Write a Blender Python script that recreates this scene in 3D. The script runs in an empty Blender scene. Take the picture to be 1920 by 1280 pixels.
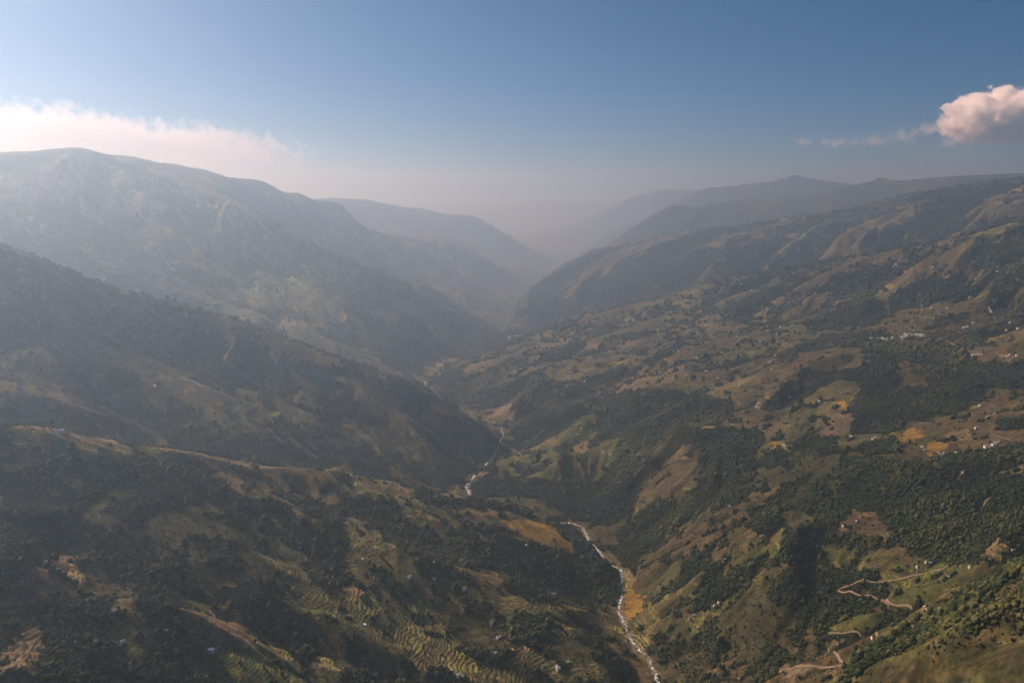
import bpy, math, random
import numpy as np

# ------------------------------------------------------------------ camera, sky, sun, exposure
S = bpy.context.scene
COL = S.collection
R_ = math.radians
CAM_Z = 1500.0                       # the aircraft flies 1500 m above the river
PITCH = R_(10.2)
cam_d = bpy.data.cameras.new("camera")
cam_d.lens = 28.0; cam_d.sensor_width = 36.0
cam_d.clip_start = 1.0; cam_d.clip_end = 200000.0
cam = bpy.data.objects.new("camera", cam_d); COL.objects.link(cam)
cam.location = (0, 0, CAM_Z); cam.rotation_euler = (R_(90) - PITCH, 0, 0)
S.camera = cam

SUN_AZ = R_(-53.0)                   # measured from +Y towards +X; the sun stands ahead and to the left
SUN_EL = R_(36.0)
W = bpy.data.worlds.new("World"); S.world = W; W.use_nodes = True
wn = W.node_tree.nodes; wl = W.node_tree.links; wn.clear()
sky = wn.new("ShaderNodeTexSky"); sky.sky_type = 'NISHITA'; sky.sun_disc = False
sky.sun_elevation = SUN_EL; sky.sun_rotation = SUN_AZ
sky.altitude = 3000; sky.air_density = 0.75; sky.dust_density = 0.0; sky.ozone_density = 2.0
bg = wn.new("ShaderNodeBackground"); bg.inputs[1].default_value = 0.05
wo = wn.new("ShaderNodeOutputWorld")
deep = wn.new("ShaderNodeMix"); deep.data_type = 'RGBA'; deep.blend_type = 'MULTIPLY'; deep.inputs[0].default_value = 1; deep.inputs[7].default_value = (.08, .49, .74, 1)   # the deep blue of a high, dry sky
wl.new(sky.outputs[0], deep.inputs[6]); wl.new(deep.outputs[2], bg.inputs[0]); wl.new(bg.outputs[0], wo.inputs[0])

sd = bpy.data.lights.new("sun", 'SUN'); sd.energy = 5.0; sd.angle = R_(0.5); sd.color = (1.0, 0.805, 0.68)
sun = bpy.data.objects.new("sun", sd); COL.objects.link(sun)
sun.location = (0, 0, 6000)
# lamp points along its -Z: direction from the sun to the scene
sun.rotation_euler = (R_(90) - SUN_EL, 0, -SUN_AZ + math.pi)
S.view_settings.view_transform = 'Standard'; S.view_settings.look = 'None'
S.view_settings.gamma = 1.0; S.view_settings.exposure = 0.70; S.view_settings.use_curve_mapping = False
S.cycles.use_denoising = True
S.cycles.max_bounces = 28; S.cycles.diffuse_bounces = 2; S.cycles.glossy_bounces = 2
S.cycles.transmission_bounces = 2; S.cycles.volume_bounces = 28; S.cycles.transparent_max_bounces = 6

# ------------------------------------------------------------------ sight lines into the valley
F = 1920 * 28.0 / 36.0
CP, SP = math.cos(PITCH), math.sin(PITCH)
def ray(px, py):
    u = (px - 960.0) / F; v = (640.0 - py) / F
    return u, CP + SP * v, -SP + CP * v
def P(px, py, R):                    # the point seen there, R metres away on the map
    dx, dy, dz = ray(px, py); k = R / math.hypot(dx, dy)
    return (dx * k, dy * k, CAM_Z + dz * k)
def PZ(px, py, z):                   # the point seen there at height z
    dx, dy, dz = ray(px, py); k = (z - CAM_Z) / dz
    return (dx * k, dy * k, z)
def Q(px, R, z):                     # a point nobody sees directly, by bearing, distance and height
    a = math.atan((px - 960.0) / F * CP)
    return (R * math.sin(a), R * math.cos(a), z)

# ------------------------------------------------------------------ survey of the landforms
RIVER = [Q(1560, 900, 6), Q(1450, 1300, 5), Q(1345, 1800, 3), PZ(1240, 1285, 0), PZ(1222, 1245, 0), PZ(1196, 1212, 0), PZ(1172, 1178, 0),
         PZ(1160, 1140, 0), PZ(1166, 1100, 0), PZ(1168, 1074, 0), PZ(1142, 1052, 0), PZ(1118, 1030, 0), PZ(1098, 1000, 0),
         PZ(1082, 978, 0), Q(1050, 3540, 0), Q(1010, 3530, -1), Q(960, 3560, -2), Q(905, 3700, -3), Q(880, 3850, -3), PZ(874, 917, -4), PZ(880, 900, -6), PZ(905, 876, -8), PZ(930, 850, -9),
         PZ(940, 824, -10), PZ(944, 806, -10), PZ(930, 790, -12), Q(880, 5380, -14), Q(835, 5650, -17), Q(800, 6100, -20), Q(785, 6700, -22), Q(830, 7500, -24),
         Q(880, 8300, -27), PZ(938, 618, -30), PZ(952, 608, -32), Q(950, 10800, -36), Q(965, 12500, -40), Q(990, 14800, -50), Q(1030, 17500, -60),
         PZ(1050, 492, -80), Q(1070, 24000, -90)]
# (landform, crest?, line)
LINES = [
 ('A', 1, [P(-60,790,3050), P(0,798,3100), P(70,800,3100), P(140,808,3100), P(220,820,3100), P(310,834,3100), P(380,845,3100), P(460,866,3130), P(560,876,3180),
           P(640,886,3220), P(700,900,3230), P(760,912,3240), P(830,920,3240), P(890,930,3250), P(960,945,3270), P(1005,955,3270), P(1030,985,3190), P(1080,1010,3130), P(1120,1040,3080), P(1150,1068,2990)]),
 ('A', 0, [P(0,1280,1750), P(200,1280,1830), P(400,1280,1900), P(600,1280,1990), P(800,1280,2080), P(1000,1280,2170), P(1120,1280,2225)]),
 ('A', 0, [P(1010,1130,2550), P(1100,1180,2450)]),
 ('A', 1, [P(40,880,2780), P(210,930,2680), P(190,1040,2350), P(120,1150,2080)]),
 ('A', 0, [P(30,960,2500), P(60,1040,2230)]),
 ('A', 1, [P(400,900,2870), P(440,1000,2540), P(470,1120,2240)]),
 ('A', 0, [P(310,960,2600), P(315,1080,2260), P(335,1200,2010)]),
 ('A', 1, [P(640,940,2960), P(680,1040,2600), P(720,1150,2310)]),
 ('A', 0, [P(850,1000,2900), P(900,1080,2650), P(950,1180,2390)]),
 ('B', 1, [P(-80,440,5150), P(0,461,5200), P(60,480,5220), P(130,505,5250), P(190,530,5280), P(250,547,5300), P(330,567,5300), P(400,588,5300), P(470,610,5270),
           P(540,640,5200), P(600,660,5120), P(680,685,5000), P(740,704,4970), P(790,718,4950), P(815,740,4850), P(850,765,4720), P(900,792,4680), P(925,818,4720)]),
 ('B', 0, [P(0,640,4500), P(100,720,4150)]), ('B', 0, [P(0,760,3720)]), ('B', 0, [P(300,785,4000)]), ('B', 0, [P(300,680,4750)]),
 ('B', 0, [P(500,860,3720), P(500,760,4350)]), ('B', 0, [P(700,885,3880), P(700,790,4430)]), ('B', 0, [P(830,850,4300)]), ('B',0,[P(150,600,4900)]),
 ('B', 1, [P(560,670,5000), P(600,760,4480), P(640,840,4060)]),
 ('B', 0, [P(90,655,4380), P(140,690,4250)]),
 ('v', 0, [Q(-100,3430,470), Q(0,3480,430), Q(200,3520,360), Q(380,3560,285), Q(640,3620,165), Q(800,3780,40)]),
 ('v', 0, [Q(-100,6900,820), Q(0,6800,740), Q(250,6650,520), Q(540,6500,220), Q(700,6480,80)]),
 ('C', 1, [P(-80,296,10300), P(0,290,10400), P(50,287,10450), P(90,283,10480), P(130,280,10500), P(180,284,10500), P(240,303,10500), P(300,320,10500), P(345,328,10550), P(420,340,10700),
           P(470,350,11300), P(540,367,12200), P(590,375,12900), P(615,381,13200), P(640,406,13500), P(680,426,13900), P(740,438,14300), P(800,450,14700)]),
 ('C', 1, [P(380,350,10300), P(430,370,10000), P(480,392,9700), P(540,428,9550), P(620,468,9500), P(700,500,9450), P(760,522,9400), P(820,560,9400), P(880,590,9350), P(940,619,9350)]),
 ('C', 0, [P(0,440,8300), P(200,440,8700)]), ('C', 0, [P(200,540,7400), P(50,470,7500)]), ('C', 0, [P(380,440,9100), P(330,520,8100)]), ('C', 0, [P(500,560,8000), P(600,620,7300)]),
 ('C', 0, [P(700,625,7700), P(700,690,6800)]), ('C', 0, [P(800,640,8050)]), ('C', 0, [P(860,640,8250)]),
 ('C', 1, [P(560,500,8900), P(640,550,8350), P(690,600,7850), P(720,650,7250)]),
 ('C', 0, [P(740,590,8300), P(770,650,7500)]),
 ('C', 0, [Q(520,10500,900), Q(620,11200,560), Q(760,11500,220), Q(860,11900,60)]),
 ('K', 1, [P(800,450,14700), P(840,440,14900), P(870,462,14800), P(930,500,14600), P(975,528,14400)]),
 ('K', 0, [P(830,520,13000), P(900,570,11900)]),
 ('K', 0, [Q(640,16000,750), Q(800,16800,400), Q(900,17300,150)]),
 ('L', 1, [P(560,385,18400), P(620,373,18600), P(700,378,19000), P(790,398,19400), P(840,406,19700), P(890,405,20000), P(930,430,20400), P(980,455,20800), P(1035,482,21200)]),
 ('L', 0, [Q(600,23500,900), Q(800,24500,600), Q(950,26000,150)]),
 ('D', 1, [P(1980,405,6200), P(1920,415,6300), P(1840,430,6600), P(1740,455,6900), P(1640,470,7200), P(1500,498,7450), P(1400,515,7600), P(1300,545,7700), P(1200,565,7800),
           P(1100,585,7900), P(1020,610,7800), P(960,640,7250), P(920,660,6950), P(880,681,6700), P(840,700,6550)]),
 ('D', 0, [P(1000,700,5800)]), ('D', 0, [P(1100,700,5500)]), ('D', 0, [P(1250,690,5100)]), ('D', 0, [P(1250,610,6500)]), ('D', 0, [P(1100,640,6500)]), ('D', 0, [P(1400,600,6300)]),
 ('D', 0, [P(1400,700,4700)]), ('D', 1, [P(1560,650,4800), P(1480,690,4500), P(1420,730,4350)]), ('D', 0, [P(1000,765,5200)]), ('D', 0, [P(1060,850,4150)]), ('D', 0, [P(965,855,4450)]),
 ('D', 0, [P(960,910,3980)]), ('D', 0, [P(1150,900,3850)]), ('D', 0, [P(1150,800,4500)]), ('D', 0, [P(1200,750,4550)]),
 ('D', 1, [P(1440,770,4050), P(1370,790,3930), P(1312,805,3850), P(1275,850,3700), P(1240,905,3560), P(1190,960,3470)]),
 ('D', 0, [P(1190,850,3930)]),
 ('D', 0, [P(1310,900,3480), P(1240,985,3270)]),
 ('D', 1, [P(1560,850,3300), P(1460,900,3180), P(1380,960,3010), P(1300,1030,2870)]),
 ('D', 0, [P(1225,1110,2830), P(1240,1040,2990)]), ('D', 0, [P(1400,1020,2740)]), ('D', 0, [P(1350,1150,2480)]), ('D', 0, [P(1500,1000,2660)]), ('D', 0, [P(1500,1150,2300)]),
 ('D', 0, [P(1600,900,3050)]), ('D', 0, [P(1700,900,3000)]), ('D', 0, [P(1700,1000,2600)]), ('D', 0, [P(1850,1050,2280)]), ('D', 0, [P(1700,1150,2170)]), ('D', 0, [P(1600,1225,2030)]),
 ('D', 0, [P(1480,1260,2040)]), ('D', 0, [P(1320,1250,2180)]), ('D', 0, [P(1920,950,2720)]), ('D', 0, [P(1800,820,3400)]), ('D', 0, [P(1700,800,3600)]), ('D', 0, [P(1850,700,4300)]),
 ('D', 1, [P(1740,655,4680), P(1640,660,4500), P(1600,720,4100), P(1590,790,3740)]), ('D', 0, [P(1720,740,3980)]), ('D', 0, [P(1920,800,3450)]), ('D', 0, [P(1800,560,5700)]), ('D', 0, [P(1920,500,5700)]), ('D', 0, [P(1920,610,4900)]),
 ('D', 0, [P(1600,560,6000)]), ('D', 0, [P(1500,600,5800)]),
 ('v', 0, [Q(1960,7400,1130), Q(1740,8000,850), Q(1500,8600,600), Q(1300,8900,380), Q(1100,9200,110)]),
 ('E', 1, [P(1990,333,9800), P(1920,338,10000), P(1830,342,10300), P(1760,355,10500), P(1680,375,10700), P(1600,395,11000), P(1480,412,11300), P(1330,430,11500), P(1200,450,11800),
           P(1100,470,12000), P(1050,500,11800), P(1000,540,11000), P(965,585,10000)]),
 ('E', 0, [P(1850,400,8600)]), ('E', 0, [P(1600,450,8900)]), ('E', 0, [P(1400,480,9400)]), ('E', 0, [P(1200,530,9600)]), ('E', 0, [P(1050,590,9350)]),
 ('v', 0, [Q(1960,12600,1300), Q(1600,13000,880), Q(1330,13500,650), Q(1100,14500,260)]),
 ('F', 1, [P(1990,318,16000), P(1920,325,16000), P(1830,330,16000), P(1760,333,16000), P(1700,341,16000), P(1650,333,16000), P(1600,346,15800), P(1520,370,15500), P(1450,376,15300), P(1400,370,15200), P(1300,392,15000),
           P(1260,385,15000), P(1225,400,15300), P(1180,430,15700), P(1145,452,16000)]),
 ('v', 0, [Q(1900,18000,1200), Q(1500,17800,900), Q(1250,18000,500)]),
 ('F', 1, [P(1920,340,21000), P(1700,345,21000), P(1590,345,20500), P(1540,336,20200), P(1515,331,20100), P(1490,327,20000), P(1440,344,20000), P(1370,352,20200), P(1320,353,20400), P(1280,376,20800), P(1200,410,21500), P(1140,440,22000)]),
 ('v', 0, [Q(1900,25000,1000), Q(1500,25000,900), Q(1250,25000,500)]),
 ('G', 1, [P(1500,355,29000), P(1300,358,28500), P(1250,355,28000), P(1190,366,28000), P(1130,398,28500), P(1075,430,29000)]),
 ('G', 1, [P(1300,372,40000), P(1130,380,40000), P(1060,376,40000), P(1000,376,40000), P(930,384,40000), P(850,392,40000), P(700,400,40000), P(500,405,40000), P(200,400,40000)]),
 ('G', 0, [Q(1000,32000,150), Q(700,31000,300), Q(300,30000,700), Q(-200,30000,1000)]),
 ('G', 0, [Q(-800,46000,1200), Q(200,46000,1200), Q(960,46000,1200), Q(1700,46000,1200), Q(2900,46000,1200)]),
 ('G', 0, [Q(200,14500,1000), Q(0,19000,800)]),
 ('B', 0, [Q(-500,5200,1450)]), ('C', 0, [Q(-500,9800,2000)]), ('v', 0, [Q(-500,3600,620), Q(-500,7200,1150)]), ('A', 0, [Q(-500,3050,780), Q(-500,1800,480)]),
 ('D', 0, [Q(2450,3000,760), Q(2450,6000,1500)]), ('E', 0, [Q(2450,10000,1950)]), ('v', 0, [Q(2450,7900,1350)]),
 ('H', 1, [P(1990,1000,1850), P(1920,1058,1750), P(1860,1105,1620), P(1780,1170,1510), P(1700,1222,1470), P(1580,1262,1480)]),
 ('H', 0, [P(1920,1280,1250), P(1720,1280,1310)]), ('H', 0, [Q(2300,1000,800)]),
 ('A', 0, [Q(300,1000,330), Q(0,1000,430), Q(850,1100,160)]),
]
def densify(line, f=0.022):
    out = []
    for a, b in zip(line[:-1], line[1:]):
        d = math.dist(a[:2], b[:2]); n = max(1, int(round(d / max(60.0, f * math.hypot(*a[:2])))))
        for i in range(n):
            t = i / n; out.append(tuple(a[k] + (b[k] - a[k]) * t for k in range(3)))
    out.append(line[-1]); return out
def smooth_line(line, it=2):
    p = [np.array(q) for q in line]
    for _ in range(it):
        q = [p[0]]
        for a, b in zip(p[:-1], p[1:]):
            q += [a * .75 + b * .25, a * .25 + b * .75]
        p = q + [p[-1]]
    return [tuple(v) for v in p]
def wander(line, amp, wl):
    out = []; s = 0.0
    for i, p in enumerate(line):
        a, b = line[max(0, i - 1)], line[min(len(line) - 1, i + 1)]
        dx, dy = b[0] - a[0], b[1] - a[1]; l = math.hypot(dx, dy) + 1e-6
        if i: s += math.dist(p[:2], line[i - 1][:2])
        o = amp * (math.sin(s / wl * 6.283 + 1.0) + .6 * math.sin(s / wl * 2.3 * 6.283 + 2.0))
        out.append((p[0] - dy / l * o, p[1] + dx / l * o, p[2]))
    return out
RIVER_S = wander(densify(smooth_line(RIVER, 2), .006), 5.5, 210.0)
ctrl, form, crest = [], [], []
for f_, c_, l_ in LINES:
    d_ = densify(l_)
    ctrl += d_; form += [f_] * len(d_); crest += [c_] * len(d_)
rv = densify(RIVER); ctrl += rv; form += ['r'] * len(rv); crest += [2] * len(rv)
ctrl = np.array(ctrl); form = np.array(form); crest = np.array(crest)
_, keep = np.unique(np.round(ctrl[:, :2] / 25).astype(int), axis=0, return_index=True)
ctrl, form, crest = ctrl[keep], form[keep], crest[keep]
C2 = 70.0 ** 2
def phi(d2): return np.sqrt(d2 + C2)
n_ = len(ctrl)
d2 = ((ctrl[:, None, :2] - ctrl[None, :, :2]) ** 2).sum(-1)
A_ = np.zeros((n_ + 1, n_ + 1)); A_[:n_, :n_] = phi(d2) - np.eye(n_) * 12.0
A_[:n_, n_] = 1; A_[n_, :n_] = 1
wts = np.linalg.solve(A_, np.append(ctrl[:, 2], 0.0))

# ------------------------------------------------------------------ noise
def hsh(ix, iy, s):
    h = (ix.astype(np.int64) * 374761393 + iy.astype(np.int64) * 668265263 + s * 974634777) & 0xFFFFFFFF
    h = ((h ^ (h >> 13)) * 1274126177) & 0xFFFFFFFF
    h = (h ^ (h >> 16)) * 2246822519 & 0xFFFFFFFF
    return ((h ^ (h >> 15)) & 0xFFFFFF).astype(np.float32) / np.float32(0xFFFFFF)
def vnoise(x, y, s):
    ix = np.floor(x); iy = np.floor(y); fx = (x - ix).astype(np.float32); fy = (y - iy).astype(np.float32)
    ix = ix.astype(np.int64); iy = iy.astype(np.int64)
    fx = fx * fx * fx * (fx * (fx * 6 - 15) + 10); fy = fy * fy * fy * (fy * (fy * 6 - 15) + 10)
    a = hsh(ix, iy, s); b = hsh(ix + 1, iy, s); c = hsh(ix, iy + 1, s); d = hsh(ix + 1, iy + 1, s)
    return a + (b - a) * fx + (c - a) * fy + (a - b - c + d) * fx * fy
def fbm(x, y, s, o=4, g=0.5):                     # about -1 .. 1
    t = 0; a = 1.0; n = 0
    for i in range(o):
        t = t + a * (vnoise(x, y, s + i * 17) * 2 - 1); n += a
        x, y = (x * 0.8 - y * 0.6) * 2.03 + 11.3, (x * 0.6 + y * 0.8) * 2.03 - 7.7; a *= g
    return t / (n * 0.62)
def sstep(a, b, x):
    t = np.clip((x - a) / (b - a), 0, 1); return t * t * (3 - 2 * t)
def gully(x, y, dx, dy, s):                       # branching drainage lines running along the slope
    ix = np.floor(x); iy = np.floor(y); fx = (x - ix).astype(np.float32); fy = (y - iy).astype(np.float32)
    ix = ix.astype(np.int64); iy = iy.astype(np.int64)
    va = np.zeros_like(fx); gx = np.zeros_like(fx); gy = np.zeros_like(fx); wt = np.zeros_like(fx)
    for i in (-1, 0, 1, 2):
        for j in (-1, 0, 1, 2):
            hx = hsh(ix + i, iy + j, s); hy = hsh(ix + i, iy + j, s + 5)
            px = fx - i + hx * .7 - .35 - .0; py = fy - j + hy * .7 - .35
            d = px * px + py * py
            w = np.exp(-d * 2.2); wt += w
            m = (px * dx + py * dy) * 6.2832 + hsh(ix + i, iy + j, s + 9) * 1.5
            va += np.cos(m) * w; sn = -np.sin(m) * w; gx += sn * dx; gy += sn * dy
    return va / wt, gx / wt, gy / wt

# ------------------------------------------------------------------ terrain grid, a fan of ground seen from the aircraft
def geo(a, b, r):
    n = int(math.log(b / a) / math.log(r)); return a * (b / a) ** (np.arange(n) / n)
DET = 1.0
RAD = np.concatenate([geo(700, 1150, 1 + .006 / DET), geo(1150, 6000, 1 + .0016 / DET), geo(6000, 14000, 1 + .0026 / DET), geo(14000, 45000, 1 + .007 / DET), [45000.0]])
AZ = np.concatenate([np.linspace(-52, -36, int(110 * DET), endpoint=False), np.linspace(-36, 36, int(1500 * DET), endpoint=False), np.linspace(36, 52, int(110 * DET))]) * math.pi / 180
NA, NR = len(AZ), len(RAD)
# base surface on a coarser grid
cr = np.unique(np.append(np.arange(0, NR, 4), NR - 1)); ca = np.unique(np.append(np.arange(0, NA, 4), NA - 1))
Rc, Ac = np.meshgrid(RAD[cr], AZ[ca], indexing='ij')
xc = (Rc * np.sin(Ac)).ravel(); yc = (Rc * np.cos(Ac)).ravel()
bz = np.empty(len(xc)); bgx = np.empty(len(xc)); bgy = np.empty(len(xc)); near_r = np.empty(len(xc)); near_c = np.empty(len(xc)); nid = np.empty(len(xc), int); near_z = np.empty(len(xc))
landm = ~np.isin(form, ['v', 'r'])
idx_land = np.where(landm)[0]
rsm = np.array(RIVER_S)
for k in range(0, len(xc), 20000):
    sl = slice(k, k + 20000)
    ex = xc[sl, None] - ctrl[None, :, 0]; ey = yc[sl, None] - ctrl[None, :, 1]
    dd = ex * ex + ey * ey; ph = phi(dd)
    bz[sl] = ph @ wts[:n_] + wts[n_]
    bgx[sl] = (ex / ph) @ wts[:n_]; bgy[sl] = (ey / ph) @ wts[:n_]
    near_c[sl] = np.sqrt(dd[:, crest == 1].min(1))
    nid[sl] = idx_land[dd[:, landm].argmin(1)]
    dd = (xc[sl, None] - rsm[None, :, 0]) ** 2 + (yc[sl, None] - rsm[None, :, 1]) ** 2
    mi = dd.argmin(1); near_r[sl] = np.sqrt(dd[np.arange(len(mi)), mi]); near_z[sl] = rsm[mi, 2]
shp = Rc.shape
fr = np.interp(np.arange(NR), cr, np.arange(len(cr))); fa = np.interp(np.arange(NA), ca, np.arange(len(ca)))
i0 = np.minimum(fr.astype(int), len(cr) - 2); j0 = np.minimum(fa.astype(int), len(ca) - 2)
tr = (fr - i0)[:, None].astype(np.float32); ta = (fa - j0)[None, :].astype(np.float32)
def up(v):
    v = v.reshape(shp).astype(np.float32)
    a = v[i0][:, j0]; b = v[i0 + 1][:, j0]; c = v[i0][:, j0 + 1]; d = v[i0 + 1][:, j0 + 1]
    return a * (1 - tr) * (1 - ta) + b * tr * (1 - ta) + c * (1 - tr) * ta + d * tr * ta
Z = up(bz); GX = up(bgx); GY = up(bgy); NRV = up(near_r); NCR = up(near_c)
RR, AA = np.meshgrid(RAD.astype(np.float32), AZ.astype(np.float32), indexing='ij')
X = RR * np.sin(AA); Y = RR * np.cos(AA)
del ph, dd, ex, ey

# gullies and spurs on the slopes
wx = X + 60 * fbm(X / 400, Y / 400, 3, 3); wy = Y + 60 * fbm(X / 400 + 50, Y / 400, 4, 3)
sl_ = np.sqrt(GX ** 2 + GY ** 2) + 1e-6
k_ = np.tanh(sl_ / 0.25) / sl_
ux = GY * k_; uy = -GX * k_                       # across the slope
keepc = 1 - 0.75 * np.exp(-(NCR / (0.012 * RR + 45)) ** 2)
keepr = sstep(10, 170, NRV)
steep = np.clip(sl_ / 0.45, 0.12, 1.2)
far = sstep(5500, 9000, RR)
D = np.zeros_like(Z)
def pk(g): return g * .55 + .45 * (1 - 2 * np.sqrt(np.clip((1 - g) * .5, 0, 1)) ) * 1.2
g, hx_, hy_ = gully(wx / 2000, wy / 2000, ux, uy, 11)
D += far * pk(g) * (35 + 95 * sstep(1500, -500, X))
g, hx_, hy_ = gully(wx / 900, wy / 900, ux, uy, 21)
vfar = 1 - .7 * sstep(12500, 15000, RR) * (X > 0)
D += (40 + 54 * far) * vfar * pk(g)
dxx, dyy = ux + hy_ * .9, uy - hx_ * .9
g, hx_, hy_ = gully(wx / 380, wy / 380, dxx, dyy, 41)
D += (37 + 20 * far) * vfar * pk(g)
dxx, dyy = dxx + hy_ * .7, dyy - hx_ * .7
g, hx_, hy_ = gully(wx / 165, wy / 165, dxx, dyy, 61)
D += 11.0 * pk(g)
dxx, dyy = dxx + hy_ * .5, dyy - hx_ * .5
g4, hx_, hy_ = gully(wx / 70, wy / 70, dxx, dyy, 81)
D += 4.0 * g4
D *= steep
D += 5 * fbm(X / 260, Y / 260, 9, 5) + 12 * far * fbm(X / 190, Y / 190, 12, 4, .6)
Z = Z + D * keepc * keepr
del hx_, hy_, wx, wy
# the river's trench, with exact distances close to the water
RIVZ = up(near_z)
ii = np.nonzero((NRV < 70 + .01 * RR).ravel())[0]
fx_, fy_ = X.ravel()[ii], Y.ravel()[ii]; dist = np.empty(len(ii), np.float32)
for k in range(0, len(ii), 20000):
    dist[k:k + 20000] = np.sqrt(((fx_[k:k + 20000, None] - rsm[None, :, 0]) ** 2 + (fy_[k:k + 20000, None] - rsm[None, :, 1]) ** 2).min(1))
NRV.ravel()[ii] = dist
tz = RIVZ + np.where(NRV < 13, -3.0, -3.0 + (NRV - 13) * .16) + 1.2 * fbm(X / 30, Y / 30, 31, 3)
tw = 1 - sstep(14, 60 + .004 * RR, NRV)
Z = Z * (1 - tw) + tz * tw

def bil(grid, az, r):
    i = np.interp(r, RAD, np.arange(NR)); j = np.interp(az, AZ, np.arange(NA))
    a = np.minimum(i.astype(int), NR - 2); b = np.minimum(j.astype(int), NA - 2); t = i - a; s = j - b
    return grid[a, b] * (1 - t) * (1 - s) + grid[a + 1, b] * t * (1 - s) + grid[a, b + 1] * (1 - t) * s + grid[a + 1, b + 1] * t * s
def ground(x, y): return bil(Z, np.arctan2(x, y), np.hypot(x, y))
def land(px, py):                                 # where the sight line through a point of the survey photo meets the ground
    dx, dy, dz = ray(px, py); hk = math.hypot(dx, dy); a = math.atan2(dx, dy)
    j = float(np.interp(a, AZ, np.arange(NA))); b = min(int(j), NA - 2); s = j - b
    colz = Z[:, b] * (1 - s) + Z[:, b + 1] * s
    rz = CAM_Z + RAD * dz / hk
    hit = np.nonzero(colz >= rz)[0]
    if len(hit) == 0 or hit[0] == 0: return None
    i = hit[0]; e0 = rz[i - 1] - colz[i - 1]; e1 = colz[i] - rz[i]
    t = e0 / max(1e-6, e0 + e1); r = RAD[i - 1] + (RAD[i] - RAD[i - 1]) * t
    return (r * math.sin(a), r * math.cos(a), float(bil(Z, a, r)))
# ------------------------------------------------------------------ land cover, surveyed field by field
LETTER = {k: i for i, k in enumerate('ABCKLDEFGHvr')}
lab_c = np.array([LETTER[f] for f in form])[nid].reshape(shp)
LAB = lab_c[np.round(fr).astype(int)][:, np.round(fa).astype(int)].astype(np.int8)
def z3(x0, y0, pts, k=3.0): return [(x0 + a / k, y0 + b / k) for a, b in pts]
NONE, FOR, SCR, BRN, TER, TGR, TBR, YEL, TAN, RED, GRN, FIELD = range(12)
N_WARP = np.clip(RR / 3000, .8, 4)
WX = X + N_WARP * (11 * fbm(X / 45, Y / 45, 101, 3)); WY = Y + N_WARP * (11 * fbm(X / 45 + 9, Y / 45, 102, 3))
WX += 7 * fbm(X / 14, Y / 14, 103, 2); WY += 7 * fbm(X / 14, Y / 14 + 5, 104, 2)
COV = np.zeros(Z.shape, np.int8)
POLY = []
def area(kind, forms, pts, w=1.0): POLY.append((kind, forms, pts))
A1, A2, A3 = (0, 853), (640, 853), (1280, 853)
B4, B5, B6 = (0, 500), (640, 500), (1280, 500)
def a_(kind, forms, org, pts, k=3.0): area(kind, forms, z3(org[0], org[1], pts, k))
# near left spur
a_(SCR, 'A', A1, [(800,100),(1300,130),(1420,320),(1500,560),(1560,700),(1700,900),(1560,1000),(1480,1060),(1370,960),(1330,850),(1180,860),(1000,900),(850,500)])
a_(SCR, 'A', A1, [(0,0),(240,0),(900,0),(1160,60),(1180,200),(1000,330),(900,520),(880,700),(1060,900),(1020,1280),(0,1280)])
a_(FOR, 'A', A1, [(0,100),(200,60),(480,230),(420,420),(380,560),(200,620),(60,720),(0,800)])
a_(FOR, 'A', A1, [(380,560),(480,380),(700,420),(900,440),(880,620),(980,800),(1050,1000),(1030,1280),(880,1200),(860,1000),(780,820),(600,640),(460,600)])
a_(FOR, 'A', A1, [(240,880),(350,790),(600,860),(620,1000),(700,1100),(900,1280),(180,1280),(230,1100)])
a_(FOR, 'A', A1, [(500,100),(800,30),(1100,60),(1180,160),(1100,240),(800,180),(600,160)])
a_(FOR, 'A', A1, [(1200,560),(1420,600),(1560,800),(1700,900),(1800,1050),(1700,1200),(1560,1000),(1480,1060),(1330,850),(1180,800)])
a_(SCR, 'A', A1, [(520,230),(760,200),(880,330),(920,480),(1100,430),(1400,420),(1480,560),(1500,720),(1200,760),(1150,560),(1000,520),(900,560),(840,420),(700,360)])
a_(SCR, 'A', A1, [(300,520),(500,470),(560,620),(700,640),(800,800),(640,850),(500,700),(300,620)])
a_(TBR, 'A', A1, [(0,850),(80,720),(210,600),(350,560),(510,610),(470,700),(440,790),(260,810),(120,870),(0,870)])
a_(TBR, 'A', A1, [(0,1280),(20,1000),(110,870),(250,900),(240,1000),(220,1150),(180,1280)])
a_(BRN, 'A', A1, [(470,720),(620,720),(640,800),(500,800)])
a_(TGR, 'A', A1, [(580,930),(700,940),(800,990),(930,1000),(850,1090),(700,1060),(600,1040)])
a_(TBR, 'A', A1, [(1100,1000),(1180,860),(1330,850),(1370,960),(1420,1060),(1300,1120),(1150,1100)])
a_(TGR, 'A', A1, [(1150,1120),(1300,1110),(1420,1060),(1480,1060),(1520,1110),(1640,1200),(1700,1300),(1200,1300),(1150,1180)])
a_(TER, 'A', A1, [(1350,320),(1450,310),(1650,380),(1800,420),(1790,560),(1800,640),(1720,680),(1900,780),(1919,950),(1800,950),(1620,730),(1540,650),(1480,530),(1450,430)])
a_(FOR, 'A', A1, [(1420,260),(1500,250),(1650,300),(1560,350),(1450,310)])
a_(BRN, 'A', A1, [(700,390),(860,370),(880,440),(760,480),(690,440)])
a_(TAN, 'A', A1, [(1100,-5),(1250,0),(1500,50),(1850,90),(1919,160),(1919,260),(1850,290),(1700,260),(1560,200),(1420,210),(1280,200),(1180,120),(1060,70)])
a_(SCR, 'A', A1, [(1230,40),(1380,70),(1560,140),(1600,200),(1420,150),(1280,100)])
a_(FOR, 'A', A1, [(1180,130),(1250,140),(1290,200),(1180,250),(1150,190)])
ZA = (0, 760)
a_(TAN, 'A', ZA, [(470,590),(620,570),(950,590),(970,640),(830,660),(730,710),(600,750),(530,660)], 6)
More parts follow.
